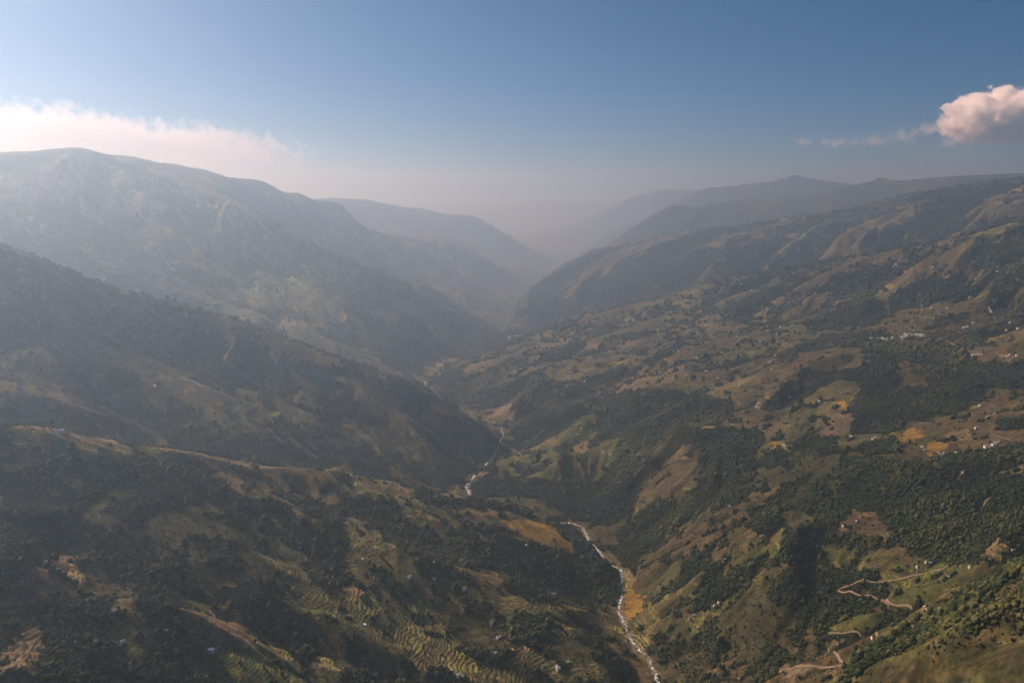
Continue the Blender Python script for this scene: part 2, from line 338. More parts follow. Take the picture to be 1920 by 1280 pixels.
a_(FOR, 'A', ZA, [(600,580),(700,580),(730,620),(640,620)], 6)
a_(TAN, 'A', ZA, [(-40,440),(120,440),(290,480),(180,590),(-40,590)], 6)
a_(TAN, 'A', ZA, [(130,216),(300,230),(560,262),(680,312),(780,312),(1000,343),(1330,375),(1300,450),(1140,485),(1060,440),(880,410),(770,370),(640,350),(520,300),(130,240)], 6)
a_(BRN, 'A', ZA, [(790,860),(880,810),(970,840),(950,880)], 6); a_(BRN, 'A', ZA, [(1090,760),(1180,735),(1250,740),(1180,765)], 6)
a_(BRN, 'A', ZA, [(100,960),(190,900),(210,990),(130,1000)], 6)
# near spur, right half
a_(TER, 'A', A2, [(0,700),(300,640),(700,700),(1100,800),(1300,880),(1500,1100),(1640,1200),(1690,1290),(0,1290)])
a_(SCR, 'A', A2, [(560,880),(760,900),(1000,960),(1250,1000),(1400,1100),(1560,1180),(1300,1150),(1050,1050),(820,980),(640,980)])
a_(SCR, 'A', A2, [(680,900),(860,920),(1000,1050),(900,1180),(760,1180),(640,1050)]); a_(FOR, 'A', A2, [(960,900),(1160,900),(1180,1040),(1060,1080),(960,1020)])
a_(FOR, 'A', A2, [(1250,880),(1340,880),(1480,990),(1600,1150),(1680,1290),(1580,1290),(1520,1180),(1420,1060)])
a_(SCR, 'A', A2, [(0,1000),(120,1020),(200,1100),(380,1140),(420,1290),(0,1290)]); a_(FOR, 'A', A2, [(460,1180),(600,1190),(620,1290),(470,1290)])
a_(TER, 'A', A2, [(0,330),(90,330),(180,400),(280,500),(400,560),(420,650),(380,760),(300,830),(400,900),(490,960),(490,1000),(430,1030),(380,1000),(250,900),(100,880),(0,830)])
a_(TER, 'A', A2, [(0,150),(60,140),(300,180),(400,240),(420,290),(560,310),(630,350),(600,400),(460,420),(380,370),(330,330),(250,290),(150,230),(0,230)])
a_(TAN, 'A', A2, [(100,140),(380,185),(420,215),(330,230),(150,200)])
a_(RED, 'A', A2, [(300,182),(340,187),(395,227),(380,242),(330,217)])
a_(FOR, 'A', A2, [(200,220),(300,270),(340,360),(300,440),(420,500),(380,560),(250,480),(180,380),(210,290)]); a_(FOR, 'A', A2, [(410,190),(500,200),(560,250),(720,230),(900,260),(880,330),(760,300),(640,270),(560,290),(430,240)])
a_(FOR, 'A', A2, [(580,420),(680,400),(740,440),(720,500),(620,500)])
a_(TAN, 'A', A2, [(500,190),(720,198),(730,245),(560,245)])
a_(SCR, 'A', A2, [(630,350),(900,360),(1000,440),(1090,480),(1250,530),(950,480),(740,430)])
a_(YEL, 'A', A2, [(1020,280),(1150,290),(1160,330),(1130,350),(1150,390),(1220,400),(1230,450),(1290,500),(1360,560),(1330,575),(1250,530),(1180,490),(1090,480),(1000,440),(930,390),(880,360),(1000,370),(1080,350),(1090,320)])
a_(TAN, 'A', A2, [(620,260),(700,290),(800,330),(820,370),(740,400),(700,370),(640,290)]); a_(TAN, 'A', A2, [(740,430),(860,440),(870,510),(800,500)])
a_(TAN, 'A', A2, [(800,290),(900,320),(980,370),(880,360),(820,330)])
a_(FOR, 'A', A2, [(740,500),(950,480),(1100,500),(1250,530),(1400,580),(1500,620),(1580,680),(1570,770),(1540,850),(1500,870),(1400,880),(1300,820),(1200,790),(1060,760),(940,700),(930,650),(790,590)])
a_(FOR, 'A', A2, [(1160,330),(1300,380),(1440,540),(1400,590),(1290,500),(1230,450),(1220,400),(1150,390)])
a_(TAN, 'A', A2, [(710,640),(780,625),(930,650),(940,700),(880,740),(770,720)])
a_(BRN, 'A', A2, [(1310,870),(1400,880),(1490,960),(1560,990),(1640,1100),(1680,1200),(1640,1200),(1500,1100),(1400,980)])
a_(BRN, 'ADv', A2, [(1620,1060),(1720,1130),(1770,1200),(1740,1290),(1690,1290),(1650,1180)])
a_(GRN, 'D', A2, [(1590,640),(1700,600),(1919,590),(1900,680),(1750,800),(1650,930),(1600,900),(1590,790)]); a_(YEL, 'D', A2, [(1600,740),(1700,790),(1700,860),(1620,930),(1590,880)])
a_(BRN, 'D', A2, [(1600,620),(1720,560),(1919,440),(1919,580),(1720,640)])
# slope right of the river
a_(FOR, 'D', B5, [(1450,745),(1560,695),(1700,705),(1930,700),(1930,850),(1830,960),(1700,1000),(1550,960),(1500,880),(1400,800)])
a_(FOR, 'D', B5, [(1050,920),(1080,860),(1250,800),(1350,770),(1280,860),(1150,940)])
a_(FOR, 'D', B5, [(720,1250),(870,1080),(880,1190),(1000,1200),(1200,1200),(1380,1230),(1500,1150),(1600,1060),(1660,1080),(1640,1290),(1640,1400),(1500,1460),(1300,1420),(1100,1290),(720,1290)])
a_(SCR, 'D', B5, [(490,640),(640,560),(700,620),(900,560),(1000,700),(900,790),(830,830),(700,790),(600,770)]); a_(SCR, 'D', B5, [(880,700),(1080,600),(1300,640),(1440,700),(1300,780),(1060,860),(960,800)])
a_(FOR, 'D', B5, [(1120,500),(1300,440),(1400,420),(1300,500),(1180,540)]); a_(FOR, 'D', B5, [(1400,620),(1560,560),(1600,580),(1540,640),(1430,660)]); a_(FOR, 'D', B5, [(1180,330),(1290,300),(1330,330),(1210,370)])
a_(FOR, 'D', B5, [(900,700),(1060,590),(1090,600),(960,740),(900,800)]); a_(FOR, 'D', B5, [(1700,540),(1900,420),(1930,440),(1760,550)])
a_(TAN, 'D', B5, [(1630,600),(1700,570),(1930,530),(1930,620),(1800,660),(1700,690),(1600,700),(1450,740),(1560,690),(1540,650)])
a_(TAN, 'D', B5, [(640,560),(840,520),(830,550),(760,600),(700,620)]); a_(TAN, 'D', B5, [(1160,430),(1290,390),(1300,410),(1200,440)]); a_(TAN, 'D', B5, [(1370,430),(1480,420),(1500,450),(1420,470)])
a_(TAN, 'D', B5, [(1560,430),(1660,400),(1680,440),(1600,460)]); a_(YEL, 'D', B5, [(1510,540),(1600,530),(1600,550)]); a_(BRN, 'D', B5, [(1080,570),(1180,520),(1250,560),(1200,600),(1100,600)])
a_(TGR, 'D', B5, [(860,1090),(900,1050),(1030,1010),(1120,960),(1250,960),(1300,870),(1350,840),(1400,870),(1450,860),(1500,930),(1550,970),(1650,1000),(1600,1060),(1560,1130),(1480,1180),(1300,1200),(1150,1180),(1000,1180),(900,1200),(870,1170)])
a_(YEL, 'D', B5, [(850,1095),(950,1030),(1030,1005),(960,1060)]); a_(TAN, 'D', B5, [(1290,970),(1420,980),(1400,1030),(1300,1030)]); a_(TAN, 'D', B5, [(1350,1090),(1450,1090),(1440,1170),(1340,1160)])
a_(TAN, 'D', B5, [(1130,970),(1230,955),(1230,990),(1130,1000)])
a_(FOR, 'D', B5, [(1200,1020),(1280,970),(1300,1040),(1240,1090)]); a_(SCR, 'D', B5, [(940,1110),(1120,1090),(1180,1150),(1000,1170)])
a_(BRN, 'D', B5, [(1600,1290),(1700,1200),(1800,1080),(1930,1000),(2100,960),(2050,1100),(1900,1290)]); a_(RED, 'D', B5, [(820,800),(900,780),(960,790),(980,860),(920,870)])
a_(FOR, 'D', B6, [(0,735),(100,730),(250,760),(280,800),(200,890),(100,900),(60,990),(-60,1000),(-80,860)])
a_(FOR, 'D', B6, [(90,925),(200,905),(310,920),(420,900),(450,960),(380,1100),(260,1180),(150,1290),(60,1290),(80,1100)])
a_(SCR, 'D', B6, [(300,1200),(450,1030),(620,1040),(800,1040),(900,1060),(700,1290),(250,1290)])
a_(TER, 'D', B6, [(790,700),(990,680),(970,800),(700,920),(600,1040),(480,1030),(560,850),(700,780)]); a_(SCR, 'D', B6, [(560,1000),(640,880),(700,850),(720,900),(660,980),(600,1040)])
a_(YEL, 'D', B6, [(850,760),(900,750),(950,790),(900,800)]); a_(GRN, 'D', B6, [(590,850),(640,840),(650,880),(600,890)]); a_(YEL, 'D', B6, [(480,990),(530,980),(520,1015),(485,1020)]); a_(YEL, 'D', B6, [(100,905),(180,890),(170,905),(110,915)])
a_(BRN, 'D', B6, [(580,550),(680,480),(800,430),(930,400),(930,440),(1010,470),(1000,500),(840,500),(700,530)]); a_(BRN, 'D', B6, [(850,570),(1000,540),(1080,535),(970,580)])
a_(FOR, 'D', B6, [(1010,490),(1060,450),(1300,450),(1480,440),(1600,490),(1700,540),(1930,560),(1930,650),(1690,690),(1620,780),(1500,830),(1330,850),(1230,890),(1190,930),(960,940),(930,880),(970,820),(960,760),(990,700),(980,640),(850,640),(720,700),(600,780),(700,680),(800,640),(950,590),(1080,540)])
a_(BRN, 'D', B6, [(1190,530),(1330,540),(1360,620),(1380,670),(1280,680),(1170,710),(1220,640),(1180,560)]); a_(SCR, 'D', B6, [(1280,560),(1350,580),(1340,640),(1290,640)])
a_(FOR, 'D', B6, [(920,430),(1000,410),(1140,420),(1220,440),(1060,450),(930,455)]); a_(SCR, 'D', B6, [(700,540),(850,500),(980,500),(900,560),(720,600),(640,640)])
a_(TAN, 'D', B6, [(180,690),(320,620),(430,620),(300,680),(200,720)]); a_(YEL, 'D', B6, [(190,735),(270,735),(250,755)]); a_(TBR, 'D', B6, [(820,830),(970,790),(960,860),(940,920),(800,970),(780,900)])
a_(BRN, 'D', B6, [(300,760),(440,660),(640,590),(600,640),(460,720),(340,800)]); a_(FOR, 'D', B6, [(440,780),(560,680),(640,640),(620,700),(500,780)])
a_(FIELD, 'D', B6, [(1240,880),(1330,850),(1500,840),(1640,790),(1700,700),(1930,670),(1930,820),(1780,850),(1760,910),(1930,920),(1930,990),(1800,1000),(1560,1060),(1380,1060),(1210,1050),(1200,960)])
a_(YEL, 'D', B6, [(1240,930),(1290,900),(1360,940),(1340,960),(1260,960)]); a_(YEL, 'D', B6, [(1360,1050),(1390,990),(1490,990),(1470,1030),(1400,1060)]); a_(YEL, 'D', B6, [(1210,960),(1310,965),(1320,980),(1210,975)])
a_(RED, 'D', B6, [(1780,490),(1860,500),(1840,530),(1790,525)]); a_(TAN, 'D', B6, [(1615,800),(1640,775),(1660,790),(1620,815)]); a_(TAN, 'D', B6, [(1830,775),(1930,770),(1930,800),(1840,800)])
a_(FOR, 'D', B6, [(1780,850),(1930,840),(1930,915),(1780,915)]); a_(FOR, 'D', B6, [(1000,1000),(1190,960),(1230,1050),(1080,1060),(960,1040)])
a_(FOR, 'D', B6, [(1400,1070),(1560,1040),(1750,1030),(1930,1000),(1930,1100),(1700,1180),(1450,1120)])
a_(BRN, 'D', B6, [(1420,370),(1620,340),(1680,400),(1560,420),(1450,410)]); a_(BRN, 'D', B6, [(1100,340),(1280,280),(1290,330),(1150,370)]); a_(BRN, 'D', B6, [(1520,450),(1700,440),(1930,440),(1900,540),(1700,530),(1600,480)])
a_(FOR, 'D', B6, [(1580,430),(1740,430),(1750,445),(1590,450)]); a_(FOR, 'D', B6, [(1600,400),(1650,340),(1740,370),(1690,400),(1620,425)])
a_(FOR, 'D', B6, [(1140,170),(1330,80),(1600,50),(1560,160),(1400,210),(1180,260)]); a_(FOR, 'D', B6, [(950,180),(1040,100),(1120,130),(1020,160),(1130,230),(1120,300),(1000,340),(890,330)]); a_(FOR, 'D', B6, [(680,320),(860,270),(960,300),(900,360),(720,350)])
a_(FOR, 'D', B6, [(780,380),(900,370),(1090,370),(1160,390),(1000,400),(800,420)]); a_(FOR, 'D', B6, [(540,520),(640,450),(780,400),(800,420),(680,480),(590,540)])
a_(FOR, 'D', B6, [(200,250),(420,140),(560,110),(520,180),(350,240),(250,310)]); a_(FOR, 'D', B6, [(540,60),(700,40),(740,60),(620,110)]); a_(FOR, 'D', B6, [(1350,350),(1430,290),(1600,260),(1600,300),(1450,340)])
a_(FOR, 'D', B6, [(1700,100),(1930,-20),(1930,80),(1860,180),(1760,250),(1720,190)]); a_(FOR, 'D', B6, [(1600,-60),(1700,-110),(1930,-140),(1930,-30),(1760,-10),(1650,0)])
a_(FOR, 'D', B6, [(980,-20),(1100,10),(1100,60),(960,80)])
a_(BRN, 'D', B6, [(540,40),(760,-10),(900,-40),(1240,-90),(1260,-30),(960,30),(700,60),(560,60)]); a_(BRN, 'D', B6, [(300,260),(400,230),(380,290),(310,300)]); a_(BRN, 'D', B6, [(1440,200),(1560,170),(1640,190),(1560,250),(1450,260)]); a_(BRN, 'D', B6, [(1650,200),(1720,200),(1740,260),(1650,280)])
# forested slope at the right
a_(FOR, 'D', A3, [(560,400),(700,200),(900,0),(1040,20),(1300,40),(1500,90),(1700,130),(1930,100),(1930,560),(1700,600),(1500,620),(1300,560),(1180,470),(1100,330),(950,300),(880,420),(760,470),(640,520),(500,640),(420,660),(560,560)])
a_(SCR, 'D', A3, [(560,300),(700,100),(860,10),(900,120),(820,260),(740,400),(600,460)])
a_(FOR, 'D', A3, [(500,700),(660,600),(900,640),(1080,650),(1130,760),(1000,760),(870,760),(1000,800),(1100,880),(880,900),(820,1000),(780,1100),(640,900),(480,820)])
a_(SCR, 'D', A3, [(0,960),(300,780),(480,680),(500,820),(640,900),(760,1100),(820,1200),(560,1290),(0,1290)])
a_(BRN, 'D', A3, [(540,1010),(590,960),(630,1060),(610,1150),(560,1160)]); a_(BRN, 'D', A3, [(650,940),(740,920),(740,1060),(720,1140),(690,1080)]); a_(FOR, 'D', A3, [(620,880),(660,900),(680,1100),(630,1140)])
a_(TBR, 'D', A3, [(880,400),(940,320),(1080,310),(1180,440),(1100,440),(960,420)]); a_(TGR, 'D', A3, [(650,600),(730,510),(960,510),(970,580),(800,640)]); a_(YEL, 'D', A3, [(800,380),(850,360),(850,400)])
a_(TGR, 'D', A3, [(1080,660),(1200,640),(1300,600),(1480,600),(1560,680),(1520,760),(1350,840),(1200,850),(1130,760)]); a_(BRN, 'D', A3, [(1560,620),(1700,600),(1750,700),(1600,720),(1540,680)])
a_(TGR, 'D', A3, [(820,990),(880,910),(1080,890),(1100,960),(1000,1010)]); a_(TBR, 'D', A3, [(1700,480),(1800,500),(1840,590),(1760,600),(1700,540)])
a_(BRN, 'D', A3, [(-60,420),(0,380),(200,270),(400,170),(480,170),(560,190),(400,310),(200,480),(100,540),(-40,600)]); a_(BRN, 'D', A3, [(200,500),(420,310),(500,240),(460,330),(300,470),(220,600),(130,640)]); a_(BRN, 'D', A3, [(440,460),(600,330),(620,350),(500,480)])
a_(FOR, 'D', A3, [(400,320),(520,260),(560,400),(440,460),(370,400)]); a_(FOR, 'D', A3, [(200,270),(330,200),(420,180),(330,270),(240,300)])
a_(FOR, 'D', A3, [(220,480),(260,460),(270,520),(210,520)])
a_(GRN, 'D', A3, [(220,640),(330,540),(500,500),(520,530),(380,600),(250,660)]); a_(FOR, 'D', A3, [(-60,860),(0,830),(200,720),(350,600),(480,570),(420,660),(300,750),(100,860),(-60,920)])
a_(TGR, 'D', A3, [(0,940),(200,830),(300,760),(360,740),(200,900),(60,1000)]); a_(GRN, 'D', A3, [(0,790),(120,740),(100,780),(0,830)])
a_(RED, 'D', A3, [(520,1190),(750,1180),(740,1200),(640,1215),(640,1290),(600,1290),(530,1220)]); a_(RED, 'D', A3, [(850,1030),(920,1070),(820,1085)]); a_(RED, 'D', A3, [(1490,910),(1545,903),(1545,925),(1480,925)]); a_(RED, 'D', A3, [(1070,800),(1120,800),(1170,835),(1130,832)])
a_(TBR, 'D', A3, [(80,1190),(200,1150),(380,1170),(420,1210),(300,1260),(120,1250)]); a_(FOR, 'D', A3, [(980,1100),(1200,1010),(1300,960),(1460,900),(1600,720),(1900,640),(1930,660),(1700,850),(1500,1000),(1260,1110),(1100,1200),(900,1200)])
a_(BRN, 'H', A3, [(800,1400),(1130,1190),(1260,1090),(1500,980),(1700,820),(1930,640),(1930,1400)]); a_(GRN, 'H', A3, [(1070,1260),(1140,1190),(1300,1140),(1290,1230),(1150,1290)]); a_(YEL, 'H', A3, [(1390,1130),(1490,1120),(1450,1170)])
a_(SCR, 'H', A3, [(1400,1080),(1700,860),(1919,720),(1919,900),(1700,980),(1500,1080)])
# middle spur
a_(TGR, 'B', B4, [(1240,720),(1290,660),(1440,680),(1410,710),(1300,720)]); a_(TGR, 'B', B4, [(1390,840),(1500,760),(1640,820),(1650,880),(1500,850)]); a_(TGR, 'B', B4, [(1660,790),(1820,760),(1820,810)])
a_(BRN, 'B', B4, [(760,360),(900,380),(1020,430),(960,480),(780,470)]); a_(BRN, 'B', B4, [(1060,440),(1190,490),(1150,560),(1040,560)]); a_(BRN, 'B', B4, [(560,200),(700,125),(1000,175),(1020,230),(860,240),(700,200)]); a_(TAN, 'B', B4, [(1180,780),(1260,830),(1180,850)])
a_(TBR, 'B', B4, [(240,660),(320,665),(480,700),(520,790),(590,840),(610,900),(560,925),(480,910),(350,890),(250,830)]); a_(BRN, 'B', B4, [(0,520),(120,530),(330,545),(380,560),(150,575),(0,590)]); a_(TAN, 'B', B4, [(1320,370),(1440,360),(1560,420),(1480,440),(1380,400)])
a_(TGR, 'B', B5, [(130,970),(220,945),(360,1020),(280,1040),(150,1010)]); a_(TGR, 'B', B5, [(70,800),(240,790),(180,840),(80,830)]); a_(GRN, 'B', B5, [(360,670),(430,660),(420,690)])
a_(TAN, 'C', B4, [(1550,350),(1640,300),(1680,320),(1620,365)]); a_(TGR, 'C', B4, [(1100,240),(1300,120),(1320,200),(1200,250)]); a_(BRN, 'C', (0,150), [(560,760),(700,700),(800,690),(700,760)]); a_(TGR, 'C', (0,150), [(1320,1130),(1500,1000),(1919,1000),(1919,1280),(1400,1280)])

M4 = (480, 320)
a_(FOR, 'CK', M4, [(380,370),(560,430),(740,560),(900,700),(1100,820),(1300,930),(1480,980),(1400,1010),(1200,980),(1050,880),(860,750),(700,640),(560,560),(450,480)], 3.2)  # forest cover darkens the rib's right-facing side, standing in for shade
a_(FOR, 'C', M4, [(640,840),(720,900),(860,1030),(930,1170),(880,1210),(760,1150),(690,1000)], 3.2)  # the ravine's shadow, put in as dark forest cover
a_(TER, 'C', M4, [(0,330),(150,340),(140,480),(60,560),(-60,600),(-200,560),(-100,400)], 3.2); a_(TGR, 'C', M4, [(420,700),(540,710),(520,780),(440,850),(300,880),(120,800)], 3.2)
a_(TER, 'C', M4, [(130,860),(400,860),(560,820),(640,900),(560,1010),(300,1010),(180,980)], 3.2); a_(TAN, 'C', M4, [(120,930),(180,890),(255,910),(200,970)], 3.2)
a_(TER, 'C', M4, [(820,600),(930,660),(880,740),(1000,860),(1130,930),(1080,1000),(900,900),(780,760)], 3.2)
a_(TER, 'K', M4, [(960,470),(1150,395),(1200,440),(1300,560),(1290,640),(1180,700),(1000,640)], 3.2); a_(FOR, 'K', M4, [(1180,392),(1300,460),(1450,560),(1600,650),(1500,720),(1380,640),(1280,560)], 3.2)  # lit left face put in as terraces, shaded right face as forest

def inside(poly, x, y):
    r = np.zeros(x.shape, bool); n = len(poly)
    for i in range(n):
        x1, y1 = poly[i][:2]; x2, y2 = poly[(i + 1) % n][:2]
        if y1 == y2: continue
        c = ((y1 > y) != (y2 > y)) & (x < (x2 - x1) * (y - y1) / (y2 - y1) + x1)
        r ^= c
    return r
for kind, forms, pts in POLY:
    dense = []
    for (ax, ay), (bx, by) in zip(pts, pts[1:] + pts[:1]):
        n = max(1, int(math.hypot(bx - ax, by - ay) / 14))
        dense += [(ax + (bx - ax) * i / n, ay + (by - ay) * i / n) for i in range(n)]
    w = [land(*p) for p in dense]; w = [p for p in w if p]
    if len(w) < 3: continue
    med = np.median([math.hypot(p[0], p[1]) for p in w])
    w = [p for p in w if med / 1.5 < math.hypot(p[0], p[1]) < med * 1.5]
    if len(w) < 3: continue
    rs = [math.hypot(p[0], p[1]) for p in w]; az = [math.atan2(p[0], p[1]) for p in w]
    r0, r1 = np.searchsorted(RAD, [min(rs) - 60, max(rs) + 60]); c0, c1 = np.searchsorted(AZ, [min(az) - .012, max(az) + .012])
    sub = (slice(r0, r1), slice(c0, c1))
    m = inside(w, WX[sub], WY[sub])
    lm = np.isin(LAB[sub], [LETTER[f] for f in forms] + [LETTER['v'], LETTER['r']])
    COV[sub][m & lm] = kind
# ground nobody marked: woods in the hollows, fields on the spurs
spur = np.clip(D / 30, -1, 1)
WN = .75 * fbm(X / 330, Y / 330, 201, 5, .6) + .25 * fbm(X / 60, Y / 60, 211, 3)
bias = np.array([-.22, -.26, -.32, -.2, -.1, -.50, -.04, .35, .2, -.1, .3, .3], np.float32)[LAB]
wood = WN - .42 * spur + bias + .35 * (sl_ - .45)
auto = np.where(wood > .12, FOR, np.where(wood > .0, SCR, np.where(fbm(X / 210, Y / 210, 221, 4) > -.3, TER, BRN)))
COV = np.where(COV == NONE, auto, COV).astype(np.int8)
# scrub, clearings and lone copses break up every patch
fine = fbm(X / 38, Y / 38, 231, 3)
openk = np.isin(COV, [BRN, TER, TGR, TBR, TAN, FIELD])
COV[openk & (fine - .35 * spur > np.where(COV == TER, .70, .82))] = FOR
COV[(COV == FOR) & (fine - .25 * WN + .3 * np.minimum(0, -spur) < -.80)] = SCR
COV[(COV == SCR) & (fbm(X / 70, Y / 70, 241, 4) > .22)] = FOR
COV[(NRV < 650 + 250 * fbm(X / 500, Y / 500, 261, 3)) & (RR > 7600) & np.isin(COV, [TER, BRN, TGR, TBR]) & (fbm(X / 160, Y / 160, 263, 3) < .45)] = FOR
COV[(NRV < 13 + 9 * fbm(X / 60, Y / 60, 251, 2)) & (RR < 5300)] = RED

# ------------------------------------------------------------------ terraces cut into the slopes
STEP = 5.0 + 1.6 * fbm(X / 500, Y / 500, 301, 2)
KK = 2.0 ** np.clip(np.floor(np.log2(RR / 3000)), 0, 2)
tk = Z / (4.8 * KK) + (1.1 * fbm(X / 90, Y / 90, 303, 3) + .25 * fbm(X / 22, Y / 22, 305, 2)) / np.sqrt(KK)
lev = np.floor(tk); frc = tk - lev
tmask = np.isin(COV, [TER, TGR, TBR]) * 1.0 + (COV == FIELD) * .5 + np.isin(COV, [TAN, YEL]) * .8
tmask = tmask * (1 - sstep(4500, 8000, RR))
flat = lev + np.where(frc < .68, frc * .28, .19 + (frc - .68) * 2.53)
Z = Z + (flat - tk) * 4.8 * KK * .75 * tmask
riser = sstep(.62, .75, frc) * (1 - sstep(.93, 1.0, frc))
cellx = np.floor((X * .8 + Y * .6) / (42 * KK) + .6 * fbm(X / 60, Y / 60, 311, 2) + lev * .37); 
pick = hsh(lev + 1000, cellx, 7)
patch = fbm(X / 130, Y / 130, 315, 3)
fcx, fcy = np.floor((X + 14 * fbm(X / 50, Y / 50, 317, 2)) / 55), np.floor((Y + 14 * fbm(X / 50, Y / 50, 319, 2)) / 85)
fpick = hsh(fcx, fcy, 11)

def c(*v): return np.array(v, np.float32)
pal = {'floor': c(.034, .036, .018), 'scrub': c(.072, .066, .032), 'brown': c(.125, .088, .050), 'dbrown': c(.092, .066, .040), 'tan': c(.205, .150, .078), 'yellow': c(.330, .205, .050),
       'green': c(.082, .105, .030), 'lime': c(.210, .215, .050), 'straw': c(.270, .215, .100), 'red': c(.215, .165, .122), 'olive': c(.098, .090, .036), 'mauve': c(.125, .085, .065)}
T = np.empty(Z.shape + (3,), np.float32); T[:] = pal['brown']
def put(mask, name): T[mask] = pal[name]
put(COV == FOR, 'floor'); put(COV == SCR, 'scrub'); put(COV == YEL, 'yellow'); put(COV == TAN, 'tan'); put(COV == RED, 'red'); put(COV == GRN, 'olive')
m = COV == BRN; put(m & (patch > .3), 'olive'); put(m & (fpick > .86), 'dbrown'); put(m & (fpick < .08), 'tan')
m = COV == FIELD; put(m & (fpick < .35), 'dbrown'); put(m & (fpick > .72), 'olive'); put(m & (fpick > .93), 'tan')
m = COV == GRN; put(m & (fpick > .8), 'green'); put(m & (patch > .5), 'brown')
m = COV == TER; p2 = pick + .25 * patch
put(m & (p2 < .30), 'olive'); put(m & (p2 < -.02), 'floor'); put(m & (p2 >= .30) & (p2 < .52), 'green'); put(m & (p2 > .62) & (p2 < .80), 'mauve'); put(m & (p2 > .93), 'straw'); put(m & (p2 > 1.08), 'lime')
m = COV == TGR; put(m & (p2 < .45), 'green'); put(m & (p2 >= .45) & (p2 < .75), 'olive'); put(m & (p2 > .9), 'lime'); put(m & (p2 > 1.1), 'straw')
m = COV == TBR; put(m & (p2 < .45), 'mauve'); put(m & (p2 > .8), 'dbrown'); put(m & (p2 > .95), 'straw')
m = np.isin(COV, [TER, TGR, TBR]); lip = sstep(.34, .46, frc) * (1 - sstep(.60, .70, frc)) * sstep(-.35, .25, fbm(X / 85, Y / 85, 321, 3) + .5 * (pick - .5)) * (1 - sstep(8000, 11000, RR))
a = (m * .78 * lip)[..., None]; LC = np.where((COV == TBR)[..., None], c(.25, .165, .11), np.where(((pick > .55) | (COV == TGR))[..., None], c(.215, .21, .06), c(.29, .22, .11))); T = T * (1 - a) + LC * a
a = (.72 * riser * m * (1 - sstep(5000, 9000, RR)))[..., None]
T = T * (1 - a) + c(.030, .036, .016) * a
m = np.isin(COV, [TAN, YEL, FIELD]); a = (.3 * riser * m * (1 - sstep(4000, 7000, RR)))[..., None]
T = T * (1 - a) + c(.05, .05, .022) * a
# bunds and hedge rows around level fields
ex = np.abs((X + 14 * fbm(X / 50, Y / 50, 317, 2)) / 55 - fcx - .5); ey = np.abs((Y + 14 * fbm(X / 50, Y / 50, 319, 2)) / 85 - fcy - .5)
a = ((COV == FIELD) * .6 * np.maximum(sstep(.455, .485, ex), sstep(.47, .49, ey)))[..., None]; T = T * (1 - a) + c(.03, .035, .018) * a
# scrub in the rills and in clumps on open grass
a = (np.isin(COV, [BRN, GRN, TAN, SCR]) * np.clip(.75 * sstep(.05, .5, -g4) * steep + .55 * sstep(.1, .55, fbm(X / 17, Y / 17, 341, 4)), 0, .85) * np.where(COV == TAN, .35, 1))[..., None]; T = T * (1 - a) + c(.052, .050, .024) * a
m = LAB == LETTER['H']; a = (m * .8 * sstep(.05, .5, fbm(X / 9, Y / 9, 351, 4, .65)))[..., None]; T = T * (1 - a) + c(.045, .048, .020) * a
a = (m * .6 * sstep(.2, .6, fbm(X / 26, Y / 26, 353, 4)))[..., None]; T = T * (1 - a) + c(.17, .125, .065) * a
# steep bare faces, and soft variation from place to place
a = (np.isin(COV, [BRN, SCR]) * .35 * sstep(.25, .7, spur))[..., None]; T = T * (1 - a) + c(.16, .105, .062) * a
T *= (1 + .5 * far * fbm(X / 130, Y / 130, 335, 4, .65))[..., None]
T *= (1 + .22 * fbm(X / 500, Y / 500, 331, 3) + .26 * fbm(X / 24, Y / 24, 333, 3) + .24 * fbm(X / 8, Y / 8, 337, 2))[..., None]
g_ = (NRV < 11) & (RR < 5300)
T[g_] = pal['red'] * 1.1
T[(LAB == 0) & np.isin(COV, [TER, TGR, TBR, SCR])] *= 1.5  # near hill colours raised to make up for the grazing sunlight there
T[(LAB == 0) & np.isin(COV, [TAN, BRN])] *= 1.2  # its tan and brown ground brightened likewise, in place of stronger sun
T[((LAB == 2) | (LAB == 3)) & np.isin(COV, [TER, TGR, TBR, TAN, BRN])] *= 1.7  # sunlit look of the mountain's open patches put into the colour
T[(LAB == 1) & np.isin(COV, [TER, TGR, TBR, TAN, BRN])] *= 1.25  # middle hill fields brightened in the colour too, for want of sun
T = np.clip(T * .60 * c(1.01, 1.02, .85), .008, .6)
del WX, WY, ex, ey, flat, STEP, fcx, fcy
# ------------------------------------------------------------------ materials
def mat(name):
    m = bpy.data.materials.new(name); m.use_nodes = True; nt = m.node_tree
    b = nt.nodes['Principled BSDF']; b.inputs['Specular IOR Level'].default_value = .15; b.inputs['Roughness'].default_value = .9
    return m, nt, b
def simple(name, col, rough=.9, spec=.15, metal=0.0, var=.15, scale=.4):
    m, nt, b = mat(name); N = nt.nodes; L = nt.links
    tc = N.new('ShaderNodeTexCoord'); nz = N.new('ShaderNodeTexNoise'); nz.inputs['Scale'].default_value = scale; nz.inputs['Detail'].default_value = 4
    L.new(tc.outputs['Object'], nz.inputs['Vector'])
    mr = N.new('ShaderNodeMapRange'); mr.inputs['To Min'].default_value = 1 - var * 2; mr.inputs['To Max'].default_value = 1 + var * 2
    L.new(nz.outputs[0], mr.inputs[0])
    mx = N.new('ShaderNodeMix'); mx.data_type = 'RGBA'; mx.blend_type = 'MULTIPLY'; mx.inputs[0].default_value = 1
    mx.inputs[6].default_value = (*col, 1); L.new(mr.outputs[0], mx.inputs[7]); L.new(mx.outputs[2], b.inputs['Base Color'])
    b.inputs['Roughness'].default_value = rough; b.inputs['Specular IOR Level'].default_value = spec; b.inputs['Metallic'].default_value = metal
    return m
